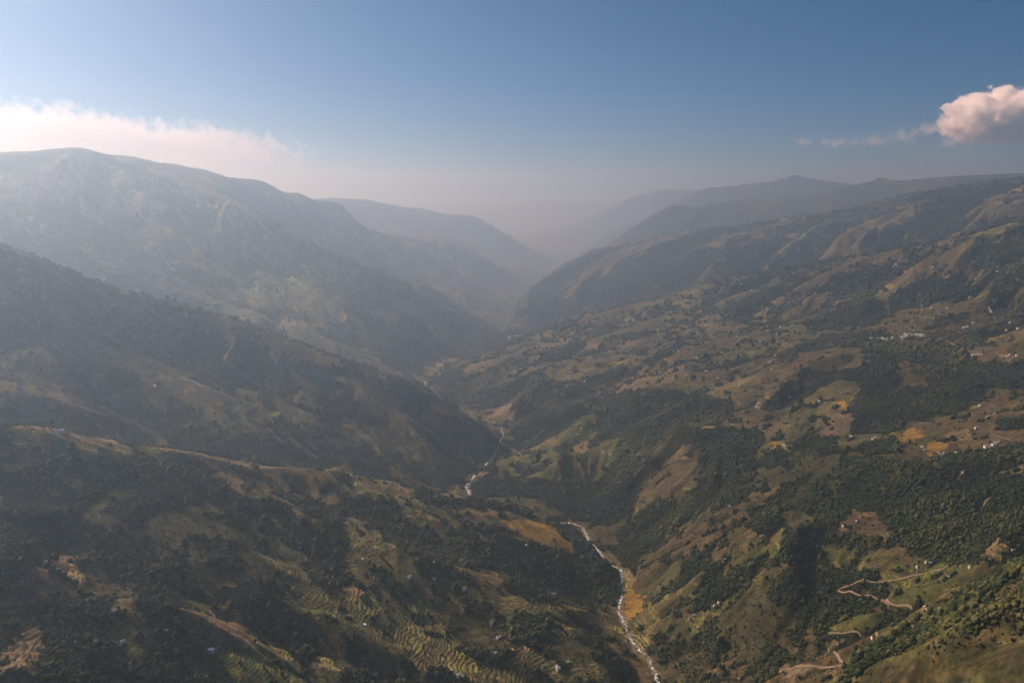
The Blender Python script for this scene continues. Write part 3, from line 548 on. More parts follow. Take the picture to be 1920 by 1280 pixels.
def ground_mat():
    m, nt, b = mat('hillside_ground'); N = nt.nodes; L = nt.links
    at = N.new('ShaderNodeAttribute'); at.attribute_name = 'tint'
    tc = N.new('ShaderNodeTexCoord')
    n1 = N.new('ShaderNodeTexNoise'); n1.inputs['Scale'].default_value = 1 / 11.0; n1.inputs['Detail'].default_value = 5; n1.inputs['Roughness'].default_value = .7
    L.new(tc.outputs['Object'], n1.inputs['Vector'])
    mr = N.new('ShaderNodeMapRange'); mr.inputs['From Min'].default_value = .3; mr.inputs['From Max'].default_value = .7; mr.inputs['To Min'].default_value = .55; mr.inputs['To Max'].default_value = 1.45
    L.new(n1.outputs[0], mr.inputs[0])
    mx = N.new('ShaderNodeMix'); mx.data_type = 'RGBA'; mx.blend_type = 'MULTIPLY'; mx.inputs[0].default_value = 1
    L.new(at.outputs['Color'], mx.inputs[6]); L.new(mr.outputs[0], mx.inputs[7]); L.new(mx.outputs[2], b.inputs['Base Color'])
    n2 = N.new('ShaderNodeTexNoise'); n2.inputs['Scale'].default_value = 1 / 26.0; n2.inputs['Detail'].default_value = 6; n2.inputs['Roughness'].default_value = .65
    L.new(tc.outputs['Object'], n2.inputs['Vector'])
    bp = N.new('ShaderNodeBump'); bp.inputs['Strength'].default_value = .8; bp.inputs['Distance'].default_value = 7
    L.new(n2.outputs[0], bp.inputs['Height']); L.new(bp.outputs[0], b.inputs['Normal'])
    b.inputs['Specular IOR Level'].default_value = .05; b.inputs['Roughness'].default_value = 1
    return m
GROUND = ground_mat()

# ------------------------------------------------------------------ terrain: each hill its own sheet, meeting its neighbours in the valleys
HILLS = {'near_hill': 'A', 'middle_hill': 'B', 'left_mountain': 'C', 'valley_spur': 'K', 'far_left_ridge': 'L', 'right_hillside': 'D', 'far_right_hillside': 'E', 'far_right_ridge': 'F', 'distant_hills': 'G', 'foreground_hill': 'H'}
LV = np.where(np.isin(LAB, [LETTER['v'], LETTER['r']]), LETTER['D'], LAB)
lf = LV[:-1, :-1].ravel()
gi, gj = np.meshgrid(np.arange(NR - 1), np.arange(NA - 1), indexing='ij'); v0 = (gi * NA + gj).ravel()
quads = np.stack([v0, v0 + NA, v0 + NA + 1, v0 + 1], -1)[:, ::-1]
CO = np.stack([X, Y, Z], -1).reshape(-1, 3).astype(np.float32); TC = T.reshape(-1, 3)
def structure(o, label=None):
    o['kind'] = 'structure'
    if label: o['label'] = label
    return o
for nm, lt in HILLS.items():
    q = quads[lf == LETTER[lt]]
    if not len(q): continue
    used, inv = np.unique(q.ravel(), return_inverse=True)
    me = bpy.data.meshes.new(nm); me.vertices.add(len(used)); me.vertices.foreach_set('co', CO[used].ravel())
    me.loops.add(q.size); me.loops.foreach_set('vertex_index', inv.astype(np.int32))
    me.polygons.add(len(q)); me.polygons.foreach_set('loop_start', np.arange(0, q.size, 4, dtype=np.int32))
    me.polygons.foreach_set('use_smooth', np.ones(len(q), bool))
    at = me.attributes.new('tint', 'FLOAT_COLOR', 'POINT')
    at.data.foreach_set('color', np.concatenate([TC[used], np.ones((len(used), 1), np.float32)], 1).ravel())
    me.update(calc_edges=True); me.materials.append(GROUND)
    o = bpy.data.objects.new(nm, me); COL.objects.link(o); structure(o)
del CO, quads, TC

# ------------------------------------------------------------------ haze
HAZE_TOP, HAZE_COL, HAZE_DENS, HAZE_G = 1240, (.38, .52, .66, 1), 1.40e-4, .80
def haze_box():
    x0, x1, y0, y1, z0, z1 = -40000, 40000, -3000, 46500, -400, CAM_Z + HAZE_TOP
    vs = [(x, y, z) for x in (x0, x1) for y in (y0, y1) for z in (z0, z1)]
    me = bpy.data.meshes.new('haze'); me.from_pydata(vs, [], [(0, 1, 3, 2), (4, 6, 7, 5), (0, 4, 5, 1), (2, 3, 7, 6), (0, 2, 6, 4), (1, 5, 7, 3)]); me.update()
    o = bpy.data.objects.new('haze', me); COL.objects.link(o); o['kind'] = 'stuff'
    m = bpy.data.materials.new('haze_air'); m.use_nodes = True; nt = m.node_tree; nt.nodes.clear()
    pv = nt.nodes.new('ShaderNodeVolumePrincipled'); out = nt.nodes.new('ShaderNodeOutputMaterial')
    pv.inputs['Color'].default_value = HAZE_COL; pv.inputs['Absorption Color'].default_value = (1, .88, .84, 1)   # a little dust and smoke in the air
    pv.inputs['Density'].default_value = HAZE_DENS; pv.inputs['Anisotropy'].default_value = HAZE_G
    nt.links.new(pv.outputs[0], out.inputs['Volume']); me.materials.append(m)
haze_box()
# ------------------------------------------------------------------ small helpers for meshes
def link(name, me, m=None, parent=None, loc=None, rz=0.0):
    o = bpy.data.objects.new(name, me); COL.objects.link(o)
    if m and not me.materials: me.materials.append(m)
    if parent: o.parent = parent
    if loc is not None: o.location = loc
    if rz: o.rotation_euler = (0, 0, rz)
    return o
def mesh(name, vs, fs, smooth=False):
    me = bpy.data.meshes.new(name); me.from_pydata(vs, [], fs); me.update()
    if smooth: me.polygons.foreach_set('use_smooth', np.ones(len(fs), bool))
    return me
def tag(o, label, cat, group=None):
    o['label'] = label; o['category'] = cat
    if group: o['group'] = group
    return o
def ribbon(name, line, half, step, m, lift, wob=0.0, zfun=None, seed=0):
    pts = [np.array(p[:3], float) for p in line]; out = []
    for a, b in zip(pts[:-1], pts[1:]):
        n = max(1, int(np.hypot(*(b - a)[:2]) / step)); out += [a + (b - a) * i / n for i in range(n)]
    out.append(pts[-1]); out = np.array(out)
    for _ in range(2): out[1:-1] = (out[:-2] + out[1:-1] * 2 + out[2:]) / 4
    d = np.gradient(out[:, :2], axis=0); d /= np.linalg.norm(d, axis=1)[:, None] + 1e-9
    nrm = np.stack([-d[:, 1], d[:, 0]], -1); s = np.arange(len(out)) * step
    vs, fs, K = [], [], 5
    for i in range(len(out)):
        hl = half * (1 + wob * float(fbm(np.array([s[i] / 28]), np.array([3.3 + seed]), 401, 3)[0])); hr = half * (1 + wob * float(fbm(np.array([s[i] / 28]), np.array([8.1 + seed]), 402, 3)[0]))
        for k in range(K):
            q = out[i, :2] + nrm[i] * (-hr + (hl + hr) * k / (K - 1))
            z = out[i, 2] if zfun is None else float(zfun(q[0], q[1]))
            vs.append((q[0], q[1], z + lift))
    for i in range(len(out) - 1):
        for k in range(K - 1):
            a = i * K + k; fs.append((a, a + 1, a + K + 1, a + K))
    me = mesh(name, vs, fs, True); o = link(name, me, m); return structure(o)

# ------------------------------------------------------------------ river and dirt roads
def water_mat():
    m, nt, b = mat('river_water'); N = nt.nodes; L = nt.links
    tc = N.new('ShaderNodeTexCoord')
    n1 = N.new('ShaderNodeTexNoise'); n1.inputs['Scale'].default_value = .09; n1.inputs['Detail'].default_value = 5; n1.inputs['Roughness'].default_value = .75
    L.new(tc.outputs['Object'], n1.inputs['Vector'])
    cr_ = N.new('ShaderNodeValToRGB'); cr_.color_ramp.elements[0].position = .485; cr_.color_ramp.elements[1].position = .575
    L.new(n1.outputs[0], cr_.inputs[0])
    mx = N.new('ShaderNodeMix'); mx.data_type = 'RGBA'; L.new(cr_.outputs[0], mx.inputs[0])
    mx.inputs[6].default_value = (.045, .055, .045, 1); mx.inputs[7].default_value = (.88, .90, .90, 1); L.new(mx.outputs[2], b.inputs['Base Color'])
    b.inputs['Roughness'].default_value = .28; b.inputs['Specular IOR Level'].default_value = .5
    bp = N.new('ShaderNodeBump'); bp.inputs['Strength'].default_value = .6; bp.inputs['Distance'].default_value = 1.0
    L.new(n1.outputs[0], bp.inputs['Height']); L.new(bp.outputs[0], b.inputs['Normal'])
    return m
riv_near = [p for p in RIVER_S if math.hypot(p[0], p[1]) < 21000]
ribbon('river', riv_near, 4.8, 7.0, water_mat(), -1.6, .65)
DIRT = simple('dirt_road_surface', (.20, .15, .105), 1, .05, 0, .2, .05)
ROADS = [(A3, [(1550,600),(1500,610),(1470,640),(1400,655),(1330,670),(1250,690),(1160,712),(1060,712),(970,722),(920,738),(868,762),(960,775),(1040,790),(1100,815),(1160,835),(1200,848),(1290,855),(1360,860),(1450,875)], 3.4),
         (A3, [(820,1005),(900,1005),(1000,1005),(1100,1020),(1170,990),(1230,985),(1300,968)], 3.0),
         (A3, [(820,1085),(850,1110),(880,1140),(950,1168),(900,1182),(820,1192),(740,1188),(640,1192),(530,1195)], 3.4),
         (A3, [(1572,90),(1560,118),(1545,145)], 2.6), (A3, [(1520,195),(1470,212),(1420,222)], 2.0), (A3, [(1732,238),(1700,265),(1690,292),(1672,312)], 3.2),
         (A3, [(1790,385),(1770,398)], 4), (A3, [(1742,430),(1778,470),(1762,500),(1720,528)], 3.0), (A3, [(1320,645),(1310,690),(1240,735),(1180,770),(1160,810)], 1.6),
         (B6, [(1395,398),(1440,405),(1490,420),(1530,445)], 5), (B6, [(1800,440),(1700,400),(1620,390)], 3), (B6, [(1919,960),(1850,985),(1790,960),(1730,930),(1760,890)], 3.0),
         (B6, [(1100,415),(1240,405),(1345,395),(1400,398)], 4), (A2, [(880,430),(960,455),(1040,480)], 2.2), (A2, [(680,330),(780,370),(850,405)], 2.0)]
road_pts = []
for ri, (org, pts, hw) in enumerate(ROADS):
    w = [land(*p) for p in z3(org[0], org[1], pts)]; w = [p for p in w if p]
    if len(w) > 1: 
        for a_p, b_p in zip(w[:-1], w[1:]):
            for t_ in np.linspace(0, 1, 8): road_pts.append((a_p[0] + (b_p[0] - a_p[0]) * t_, a_p[1] + (b_p[1] - a_p[1]) * t_))
        ribbon('dirt_road', w, hw * .62, 6.0, DIRT, 1.8, .35, ground, ri * 5.0)

# ------------------------------------------------------------------ trees
rng = np.random.default_rng(7)
def blob(seed, n=3, sub=1, rough=.35, tall=1.0):
    r = random.Random(seed); t = (1 + 5 ** .5) / 2
    bv = np.array([(-1, t, 0), (1, t, 0), (-1, -t, 0), (1, -t, 0), (0, -1, t), (0, 1, t), (0, -1, -t), (0, 1, -t), (t, 0, -1), (t, 0, 1), (-t, 0, -1), (-t, 0, 1)], float)
    bf = [(0, 11, 5), (0, 5, 1), (0, 1, 7), (0, 7, 10), (0, 10, 11), (1, 5, 9), (5, 11, 4), (11, 10, 2), (10, 7, 6), (7, 1, 8), (3, 9, 4), (3, 4, 2), (3, 2, 6), (3, 6, 8), (3, 8, 9), (4, 9, 5), (2, 4, 11), (6, 2, 10), (8, 6, 7), (9, 8, 1)]
    bv = bv / np.linalg.norm(bv[0]); bv = [tuple(v) for v in bv]
    for _ in range(sub):
        mid = {}; nf = []
        def md(a, b):
            k = (min(a, b), max(a, b))
            if k not in mid:
                v = np.array(bv[a]) + np.array(bv[b]); bv.append(tuple(v / np.linalg.norm(v))); mid[k] = len(bv) - 1
            return mid[k]
        for a, b, c_ in bf:
            x, y, z = md(a, b), md(b, c_), md(c_, a); nf += [(a, x, z), (b, y, x), (c_, z, y), (x, y, z)]
        bf = nf
    vs, fs = [], []
    for i in range(n):
        ang = i / n * 6.283 + r.random(); d = 0 if i == 0 else .34
        cx, cy, cz = d * math.cos(ang), d * math.sin(ang), (.78 if i == 0 else .40 + .3 * r.random()) * tall
        rad = (.44 if i == 0 else .24 + .16 * r.random())
        b0 = len(vs)
        for v in bv:
            k = rad * (1 + rough * (r.random() * 2 - 1))
            vs.append((cx + v[0] * k, cy + v[1] * k, cz + v[2] * k * (1.0 if n > 1 else 1.1) * tall))
        fs += [(a + b0, b + b0, c_ + b0) for a, b, c_ in bf]
    return vs, fs
def leaf_mat(name, dark, light, attr):
    m, nt, b = mat(name); N = nt.nodes; L = nt.links
    if attr:
        at = N.new('ShaderNodeAttribute'); at.attribute_type = 'INSTANCER'; at.attribute_name = 'shade'; fac = at.outputs['Fac']
    else:
        oi = N.new('ShaderNodeObjectInfo'); fac = oi.outputs['Random']
    tc = N.new('ShaderNodeTexCoord'); nz = N.new('ShaderNodeTexNoise'); nz.inputs['Scale'].default_value = 5; L.new(tc.outputs['Object'], nz.inputs['Vector'])
    ad = N.new('ShaderNodeMath'); ad.operation = 'MULTIPLY_ADD'; ad.inputs[1].default_value = .8; ad.inputs[2].default_value = -.4
    L.new(nz.outputs[0], ad.inputs[0]); a2 = N.new('ShaderNodeMath'); a2.operation = 'ADD'; a2.use_clamp = True; L.new(ad.outputs[0], a2.inputs[0]); L.new(fac, a2.inputs[1])
    mx = N.new('ShaderNodeMix'); mx.data_type = 'RGBA'; L.new(a2.outputs[0], mx.inputs[0]); rp = N.new('ShaderNodeValToRGB'); rp.color_ramp.elements[0].color = (*dark, 1); rp.color_ramp.elements[1].color = (*light, 1)
    e = rp.color_ramp.elements.new(.45); e.color = (dark[0] * 2.5, dark[1] * 2.3, dark[2] * 1.9, 1); e = rp.color_ramp.elements.new(.78); e.color = (light[0] * .62, light[1] * .72, light[2] * .7, 1)
    L.new(a2.outputs[0], rp.inputs[0]); L.new(rp.outputs[0], b.inputs['Base Color']); N.remove(mx); b.inputs['Roughness'].default_value = .8; b.inputs['Specular IOR Level'].default_value = .12
    return m
LEAF = leaf_mat('forest_leaves', (.010, .016, .005), (.100, .090, .027), True)
kinds = bpy.data.collections.new('tree_kinds')
for i in range(6):
    vs, fs = blob(40 + i, n=(3, 4, 2, 3, 1, 4)[i], sub=1, rough=.34, tall=(1, .85, 1.25, .95, 1.3, .75)[i])
    me = mesh('tree_crown_kind', vs, fs, i % 2 == 0); me.materials.append(LEAF)
    kinds.objects.link(bpy.data.objects.new('tree_crown_kind', me))
# candidate spots: a jittered lattice over the ground
rr, sp = [], []
r = 1350.0
while r < 11500:
    s = max(5.9, r * .00155); rr.append(r); sp.append(s); r += s
cand = []
for r, s in zip(rr, sp):
    n = int(2 * R_(37) * r / s); a = (np.arange(n) + rng.random(n)) / n * 2 * R_(37) - R_(37)
    q = r + (rng.random(n) - .5) * s; cand.append(np.stack([a, q, np.full(n, s)], -1))
cand = np.concatenate(cand)
ci = np.clip(np.round(np.interp(cand[:, 1], RAD, np.arange(NR))).astype(int), 0, NR - 1); cj = np.clip(np.round(np.interp(cand[:, 0], AZ, np.arange(NA))).astype(int), 0, NA - 1)
EL = (Z - CAM_Z) / RAD[:, None]; CM = np.maximum.accumulate(EL, axis=0)
tx, ty = cand[:, 1] * np.sin(cand[:, 0]), cand[:, 1] * np.cos(cand[:, 0]); tz_ = bil(Z, cand[:, 0], cand[:, 1])
cover = COV[ci, cj]; prob = np.zeros(12); 
for k, v in ((FOR, .94), (SCR, .26), (TER, .042), (TGR, .042), (TBR, .025), (BRN, .11), (TAN, .012), (GRN, .05), (FIELD, .012), (RED, .004), (YEL, .004)): prob[k] = v
clump = np.clip(1 + 1.3 * fbm(tx / 60, ty / 60, 501, 3), .1, 2.6)
u = rng.random(len(cand)); pk_ = prob[cover] * np.where(cover == FOR, 1, clump)
lab_c2 = LAB[ci, cj]; pk_ = np.where((lab_c2 == LETTER['H']) & np.isin(cover, [BRN, SCR]), .62 * np.clip(clump, .15, 1.5), pk_)
vis = (tz_ + 14 - CAM_Z) / cand[:, 1] > CM[ci, cj] - .006
NRc = NRV[ci, cj]
road_pts = np.array(road_pts); near_road = np.zeros(len(cand), bool)
for k in range(0, len(cand), 20000):
    near_road[k:k + 20000] = (((tx[k:k + 20000, None] - road_pts[None, :, 0]) ** 2 + (ty[k:k + 20000, None] - road_pts[None, :, 1]) ** 2).min(1) < 64)
pk_ = np.where((cand[:, 1] > 9300) & (cand[:, 0] < .02), 0, pk_); pk_ = np.where((cand[:, 1] > 7500) & (cover != FOR), pk_ * .3, pk_)
hit = ~near_road & (u < pk_) & vis & (NRc > np.where((cand[:, 1] > 3560) & (cand[:, 1] < 4380), 5.5, np.where((cand[:, 1] > 4450) & (cand[:, 1] < 5250), 21, 12)))
tx, ty, tz_, cover, ts, tr_ = tx[hit], ty[hit], tz_[hit], cover[hit], cand[hit, 2], cand[hit, 1]
tl = LAB[ci[hit], cj[hit]]; truev = ((tz_ + 6 - CAM_Z) / tr_ > CM[ci[hit], cj[hit]] + .0003)
size = ts * (.7 + 1.1 * rng.random(len(tx)) ** 1.8) * np.where(cover == FOR, 1.12, np.where(cover == BRN, .45, .60))
size = np.where((tl == LETTER['H']) & (cover == BRN), size * (.55 + .9 * rng.random(len(tx)) ** 3), size)
size *= np.where(rng.random(len(tx)) < .05, 1.7, 1.0)
size *= 1 - .35 * sstep(6500, 9500, tr_)
size *= 1 + .32 * fbm(tx / 120, ty / 120, 511, 3)
shade = np.clip(.36 + .42 * fbm(tx / 260, ty / 260, 521, 4) + rng.normal(0, .26, len(tx)) + np.where(cover == FOR, -.05, .20), 0, 1)
# the nearest trees standing clear of the woods are trees of their own
lone = (size > 4.5) & (cover != FOR) & (cover != SCR) & truev & (tr_ < 3600)
li = np.nonzero(lone)[0]; li = li[np.argsort(tr_[li] / size[li])][:240]
crest_b = np.nonzero((tl == LETTER['B']) & truev & (NCR[ci[hit], cj[hit]] < 30))[0]
crest_b = crest_b[rng.permutation(len(crest_b))][:45]; size[crest_b] = np.maximum(size[crest_b], 10)
solo = np.zeros(len(tx), bool); solo[li] = True; solo[crest_b] = True
print('trees', len(tx), 'solo', solo.sum())
NM = {'A': 'near hill', 'B': 'middle hill', 'D': 'right hillside', 'H': 'foreground hill', 'v': 'valley', 'r': 'river bank', 'C': 'left mountain'}
def forest(name, sel):
    n = int(sel.sum())
    if not n: return
    me = bpy.data.meshes.new(name); me.vertices.add(n)
    me.vertices.foreach_set('co', np.stack([tx[sel], ty[sel], tz_[sel] - .12 * size[sel]], -1).astype(np.float32).ravel())
    for nm, v in (('size', size[sel]), ('turn', rng.uniform(0, 6.283, n)), ('shade', shade[sel])):
        me.attributes.new(nm, 'FLOAT', 'POINT').data.foreach_set('value', v.astype(np.float32))
    me.attributes.new('sort', 'INT', 'POINT').data.foreach_set('value', rng.integers(0, 6, n).astype(np.int32))
    me.materials.append(LEAF)
    o = link(name, me); o['kind'] = 'stuff'
    o['label'] = 'dark green woodland covering the ' + NM.get(name, 'slopes')
    return o
def scatter_group():
    g = bpy.data.node_groups.new('tree_scatter', 'GeometryNodeTree')
    g.interface.new_socket('Geometry', in_out='INPUT', socket_type='NodeSocketGeometry'); g.interface.new_socket('Geometry', in_out='OUTPUT', socket_type='NodeSocketGeometry')
    N = g.nodes; L = g.links; gi_ = N.new('NodeGroupInput'); go = N.new('NodeGroupOutput')
    ip = N.new('GeometryNodeInstanceOnPoints'); co = N.new('GeometryNodeCollectionInfo'); co.inputs['Collection'].default_value = kinds
    co.inputs['Separate Children'].default_value = True; co.inputs['Reset Children'].default_value = True; co.transform_space = 'ORIGINAL'
    mp = N.new('GeometryNodeMeshToPoints')
    def attr(nm, ty):
        a = N.new('GeometryNodeInputNamedAttribute'); a.data_type = ty; a.inputs['Name'].default_value = nm; return [q for q in a.outputs if q.enabled][0]
    cx = N.new('ShaderNodeCombineXYZ'); L.new(attr('turn', 'FLOAT'), cx.inputs['Z']); er = N.new('FunctionNodeEulerToRotation'); L.new(cx.outputs[0], er.inputs[0])
    L.new(gi_.outputs[0], mp.inputs['Mesh']); L.new(mp.outputs[0], ip.inputs['Points']); L.new(co.outputs[0], ip.inputs['Instance'])
    ip.inputs['Pick Instance'].default_value = True; L.new(attr('sort', 'INT'), ip.inputs['Instance Index']); L.new(er.outputs[0], ip.inputs['Rotation']); L.new(attr('size', 'FLOAT'), ip.inputs['Scale'])
    L.new(ip.outputs[0], go.inputs[0]); return g
SCG = scatter_group()
for nm, lt in (('A', 'A'), ('B', 'B'), ('D', 'Dvr'), ('H', 'H'), ('C', 'CKLEFG')):
    sel = np.isin(tl, [LETTER[q] for q in lt]) & ~solo
    o = forest('forest', sel)
    if o:
        o['label'] = 'dark green woodland covering the ' + NM[nm]
        md = o.modifiers.new('scatter', 'NODES'); md.node_group = SCG
# single trees: crown and trunk, four kinds, copied
LEAF1 = leaf_mat('tree_leaves', (.010, .016, .005), (.070, .068, .022), False); BARK = simple('tree_bark', (.07, .05, .035), .95, .1, 0, .2, 3)
tree_k = []
for i in range(4):
    vs, fs = blob(90 + i, n=(6, 7, 5, 4)[i], sub=2, rough=.22, tall=(1, .85, 1.2, 1.0)[i]); cm = mesh('crown', [(a, b, c_ + .12) for a, b, c_ in vs], fs); cm.materials.append(LEAF1)
    tv, tf = [], []
    for k, (zz, rd) in enumerate(((-.25, .055), (.1, .045), (.55, .028))):
        tv += [(rd * math.cos(q * 1.0472) + .02 * k, rd * math.sin(q * 1.0472), zz) for q in range(6)]
    for k in range(2): tf += [(k * 6 + q, k * 6 + (q + 1) % 6, k * 6 + 6 + (q + 1) % 6, k * 6 + 6 + q) for q in range(6)]
    tm = mesh('trunk', tv, tf, True); tm.materials.append(BARK); tree_k.append((cm, tm))
CVN = {TER: 'between striped terraces', TGR: 'between green terraces', TBR: 'between brown terraces', BRN: 'on dry brown grass', TAN: 'beside tan stubble fields', GRN: 'on the olive valley meadow', FIELD: 'among level brown fields', RED: 'on bare ground', YEL: 'beside yellow paddy', FOR: 'at the edge of the wood', SCR: 'in scrub'}
for i in np.nonzero(solo)[0]:
    cm, tm = tree_k[int(rng.integers(0, 4))]
    t = bpy.data.objects.new('tree', None); COL.objects.link(t); t.empty_display_size = 3
    t.location = (tx[i], ty[i], tz_[i] - .05 * size[i]); t.rotation_euler = (0, 0, float(rng.uniform(0, 6.28))); t.scale = (size[i] * .9,) * 3
    place = NM.get('ABCKLDEFGHvr'[tl[i]], 'valley')
    if tl[i] == LETTER['B']: lb, gp = 'small dark tree standing on the skyline crest of the middle hill', 'trees on the crest of the middle hill'
    else: lb, gp = 'small rounded tree standing alone ' + CVN[int(cover[i])] + ' of the ' + place, 'lone trees ' + CVN[int(cover[i])] + ' of the ' + place
    tag(t, lb, 'tree', gp)
    link('crown', cm, None, t); link('trunk', tm, None, t)

# ------------------------------------------------------------------ houses
WALL = {'white': simple('whitewashed_wall', (.78, .76, .72), .9, .1), 'ochre': simple('ochre_mud_wall', (.42, .26, .15), .95, .1), 'stone': simple('grey_stone_wall', (.38, .35, .31), .95, .1)}
ROOF = {'tin': simple('pale_tin_roof', (.72, .73, .74), .35, .5, .2), 'thatch': simple('brown_thatch', (.16, .11, .06), 1, .02), 'blue': simple('blue_tin_roof', (.20, .34, .62), .4, .4), 'slate': simple('grey_slate_roof', (.30, .29, .28), .6, .3), 'rust': simple('rusty_tin_roof', (.42, .20, .12), .6, .3)}
DOOR = simple('wooden_door', (.08, .05, .03), .8, .1)
def house_parts(w, d, h, rise):
    e = .55; x, y = w / 2, d / 2
    wall = mesh('wall', [(-x,-y,-3),(x,-y,-3),(x,y,-3),(-x,y,-3),(-x,-y,h),(x,-y,h),(x,y,h),(-x,y,h),(-x,0,h+rise),(x,0,h+rise)],
                [(0,1,5,4),(2,3,7,6),(1,2,6,9,5),(3,0,4,8,7)])
    X_, Y_, k = x + e, y + e, rise / y; zb = h - e * k + .06
    roof = mesh('roof', [(-X_,-Y_,zb),(X_,-Y_,zb),(X_,0,h+rise+.06),(-X_,0,h+rise+.06),(X_,Y_,zb),(-X_,Y_,zb)] + [(a, b, c_ + .22) for a, b, c_ in [(-X_,-Y_,zb),(X_,-Y_,zb),(X_,0,h+rise+.06),(-X_,0,h+rise+.06),(X_,Y_,zb),(-X_,Y_,zb)]],
                [(3,2,1,0),(5,4,2,3),(6,7,8,9),(9,8,10,11),(0,1,7,6),(4,5,11,10),(1,2,8,7),(2,4,10,8),(3,0,6,9),(5,3,9,11)])
    door = mesh('door', [(-.5,-y-.06,0),(.5,-y-.06,0),(.5,-y-.06,2),(-.5,-y-.06,2),(-.5,-y+.02,0),(.5,-y+.02,0),(.5,-y+.02,2),(-.5,-y+.02,2)], [(0,1,2,3),(0,3,7,4),(1,5,6,2),(3,2,6,7)])
    win = []
    for sx in (-.3, .3):
        a = sx * w
        win.append(mesh('window', [(a-.4,-y-.05,h*.45),(a+.4,-y-.05,h*.45),(a+.4,-y-.05,h*.8),(a-.4,-y-.05,h*.8),(a-.4,-y+.02,h*.45),(a+.4,-y+.02,h*.45),(a+.4,-y+.02,h*.8),(a-.4,-y+.02,h*.8)], [(0,1,2,3),(0,3,7,4),(1,5,6,2),(3,2,6,7),(0,4,5,1)]))
    return wall, roof, door, win
HP = {}
def house(px, py, wall='white', roof='tin', dims=(8.5, 6, 5, 1.9), label='', group=None, s=1.0, rz=None, name='house', cat='house'):
    p = land(px, py)
    if not p: return None
    key = (wall, roof, dims)
    if key not in HP:
        w_, r_, d_, ws = house_parts(*dims); w_.materials.append(WALL[wall]); r_.materials.append(ROOF[roof]); d_.materials.append(DOOR); [q.materials.append(DOOR) for q in ws]; HP[key] = (w_, r_, d_, ws)
    w_, r_, d_, ws = HP[key]
    t = bpy.data.objects.new(name, None); COL.objects.link(t); t.location = (p[0], p[1], p[2] + 1.0)
    a = rng.uniform(-.8, .8) if rz is None else rz
    t.rotation_euler = (0, 0, float(a)); t.scale = (s, s, s); tag(t, label, cat, group)
    link('wall', w_, None, t); link('roof', r_, None, t)
    if math.hypot(p[0], p[1]) < 4500:
        link('door', d_, None, t)
        for q in ws: link('window', q, None, t)
    return t
def row(org, pts, k=3.0, **kw):
    for p in z3(org[0], org[1], pts, k): house(*p, **kw)
def bright(px, py, label, group=None, s=1.45): house(px, py, 'white', 'tin', (8.5, 6, 5, 1.9), label, group, s, rz=float(rng.uniform(.4, 1.0)))
# single farmhouses of the near hill, each its own
for (zx, zy), lb in zip([(385,690),(692,757),(847,953),(1158,933),(1148,973),(883,1032),(868,1122),(1120,1210),(1216,1194),(1220,1207),(660,1247),(345,1279)],
    ['white house beside the large striped terraces, highest of the bright ones', 'bright white house just below the tan terrace field', 'bright white house alone in dark trees above the pair at its right', 'upper of two bright white houses standing close together', 'lower of two bright white houses standing close together',
     'bright white house between two others in a downhill row', 'bright white house at the foot of the downhill row', 'bright white house left of the touching pair near the bottom edge', 'upper house of the touching white pair near the bottom edge', 'lower house of the touching white pair near the bottom edge',
     'bright white house lowest on the terraces of the near hill', 'white house half cut by the bottom edge of the photo']):
    bright(640 + zx / 3, 853 + zy / 3, lb)
for (zx, zy), lb in zip([(522,700),(575,540),(520,605),(1080,600),(1040,510),(1275,1165),(485,318),(120,590)], ['small white house on terraces right of the highest bright house', 'small pale house above green terraces in shade', 'small pale house below a shaded copse', 'white house by a lime green field in dark woods', 'pale house in the woods under the yellow paddies',
     'small white house right of the touching pair', 'small pale house beside straw coloured terraces', 'small pale house at the left of the striped terraces']):
    house(640 + zx / 3, 853 + zy / 3, 'white', 'tin', (7.5, 5.5, 4.6, 1.7), lb, None, .95)
house(640 + 1112 / 3, 853 + 793 / 3, 'white', 'tin', (20, 7, 4.5, 1.8), 'long low white building on a bare ledge in the woods', None, 1.0, .2)
house(640 + 135 / 3, 853 + 960 / 3, 'stone', 'blue', (8, 6, 4.6, 1.8), 'small blue roofed house on the terraces left of centre', None, 1.1)
house(640 + 965 / 3, 853 + 1100 / 3, 'ochre', 'rust', (8, 6, 4.6, 1.8), 'house with a rusty pink roof between terraces', None, 1.1)
house(1190 / 3, 853 + 1103 / 3, 'white', 'blue', (11, 7, 5, 2), 'large house with a bright blue tin roof at lower left', None, 1.2, .3)
house(1178 / 3, 853 + 1112 / 3, 'ochre', 'thatch', (7, 5, 4, 2), 'low thatched hut beside the large blue roofed house', None, 1.0)
house(695 / 6, 760 + 300 / 6, 'white', 'blue', (11, 7, 5, 2), 'blue roofed house on the crest of the near hill', None, 1.4, .4)
house(640 / 3, 853 + 880 / 3, 'white', 'tin', (9, 6, 5, 2), 'pale house above the green terraces at lower left', None, 1.0); house(690 / 3, 853 + 1055 / 3, 'white', 'tin', (9, 6, 5, 2), 'pale house left of the green terraces at lower left', None, 1.1)
house(935 / 3, 853 + 993 / 3, 'white', 'slate', (9, 6, 5, 2), 'whitewashed house by the wooded gully at lower left', None, 1.1)
row(A2, [(350,196),(365,205),(375,217),(388,232),(330,190),(250,170),(262,176)], wall='white', roof='rust', dims=(9, 6, 4.6, 1.7), label='small house in the pink cleared hamlet on the near hill crest', group='hamlet houses on the near hill crest')
row(A2, [(905,258),(930,260),(945,262),(962,259),(972,268),(1100,545),(570,295),(586,300)], wall='white', roof='slate', dims=(8, 6, 4.6, 1.7), label='small whitewashed house above the yellow paddies near the river bend', group='houses above the yellow paddies')
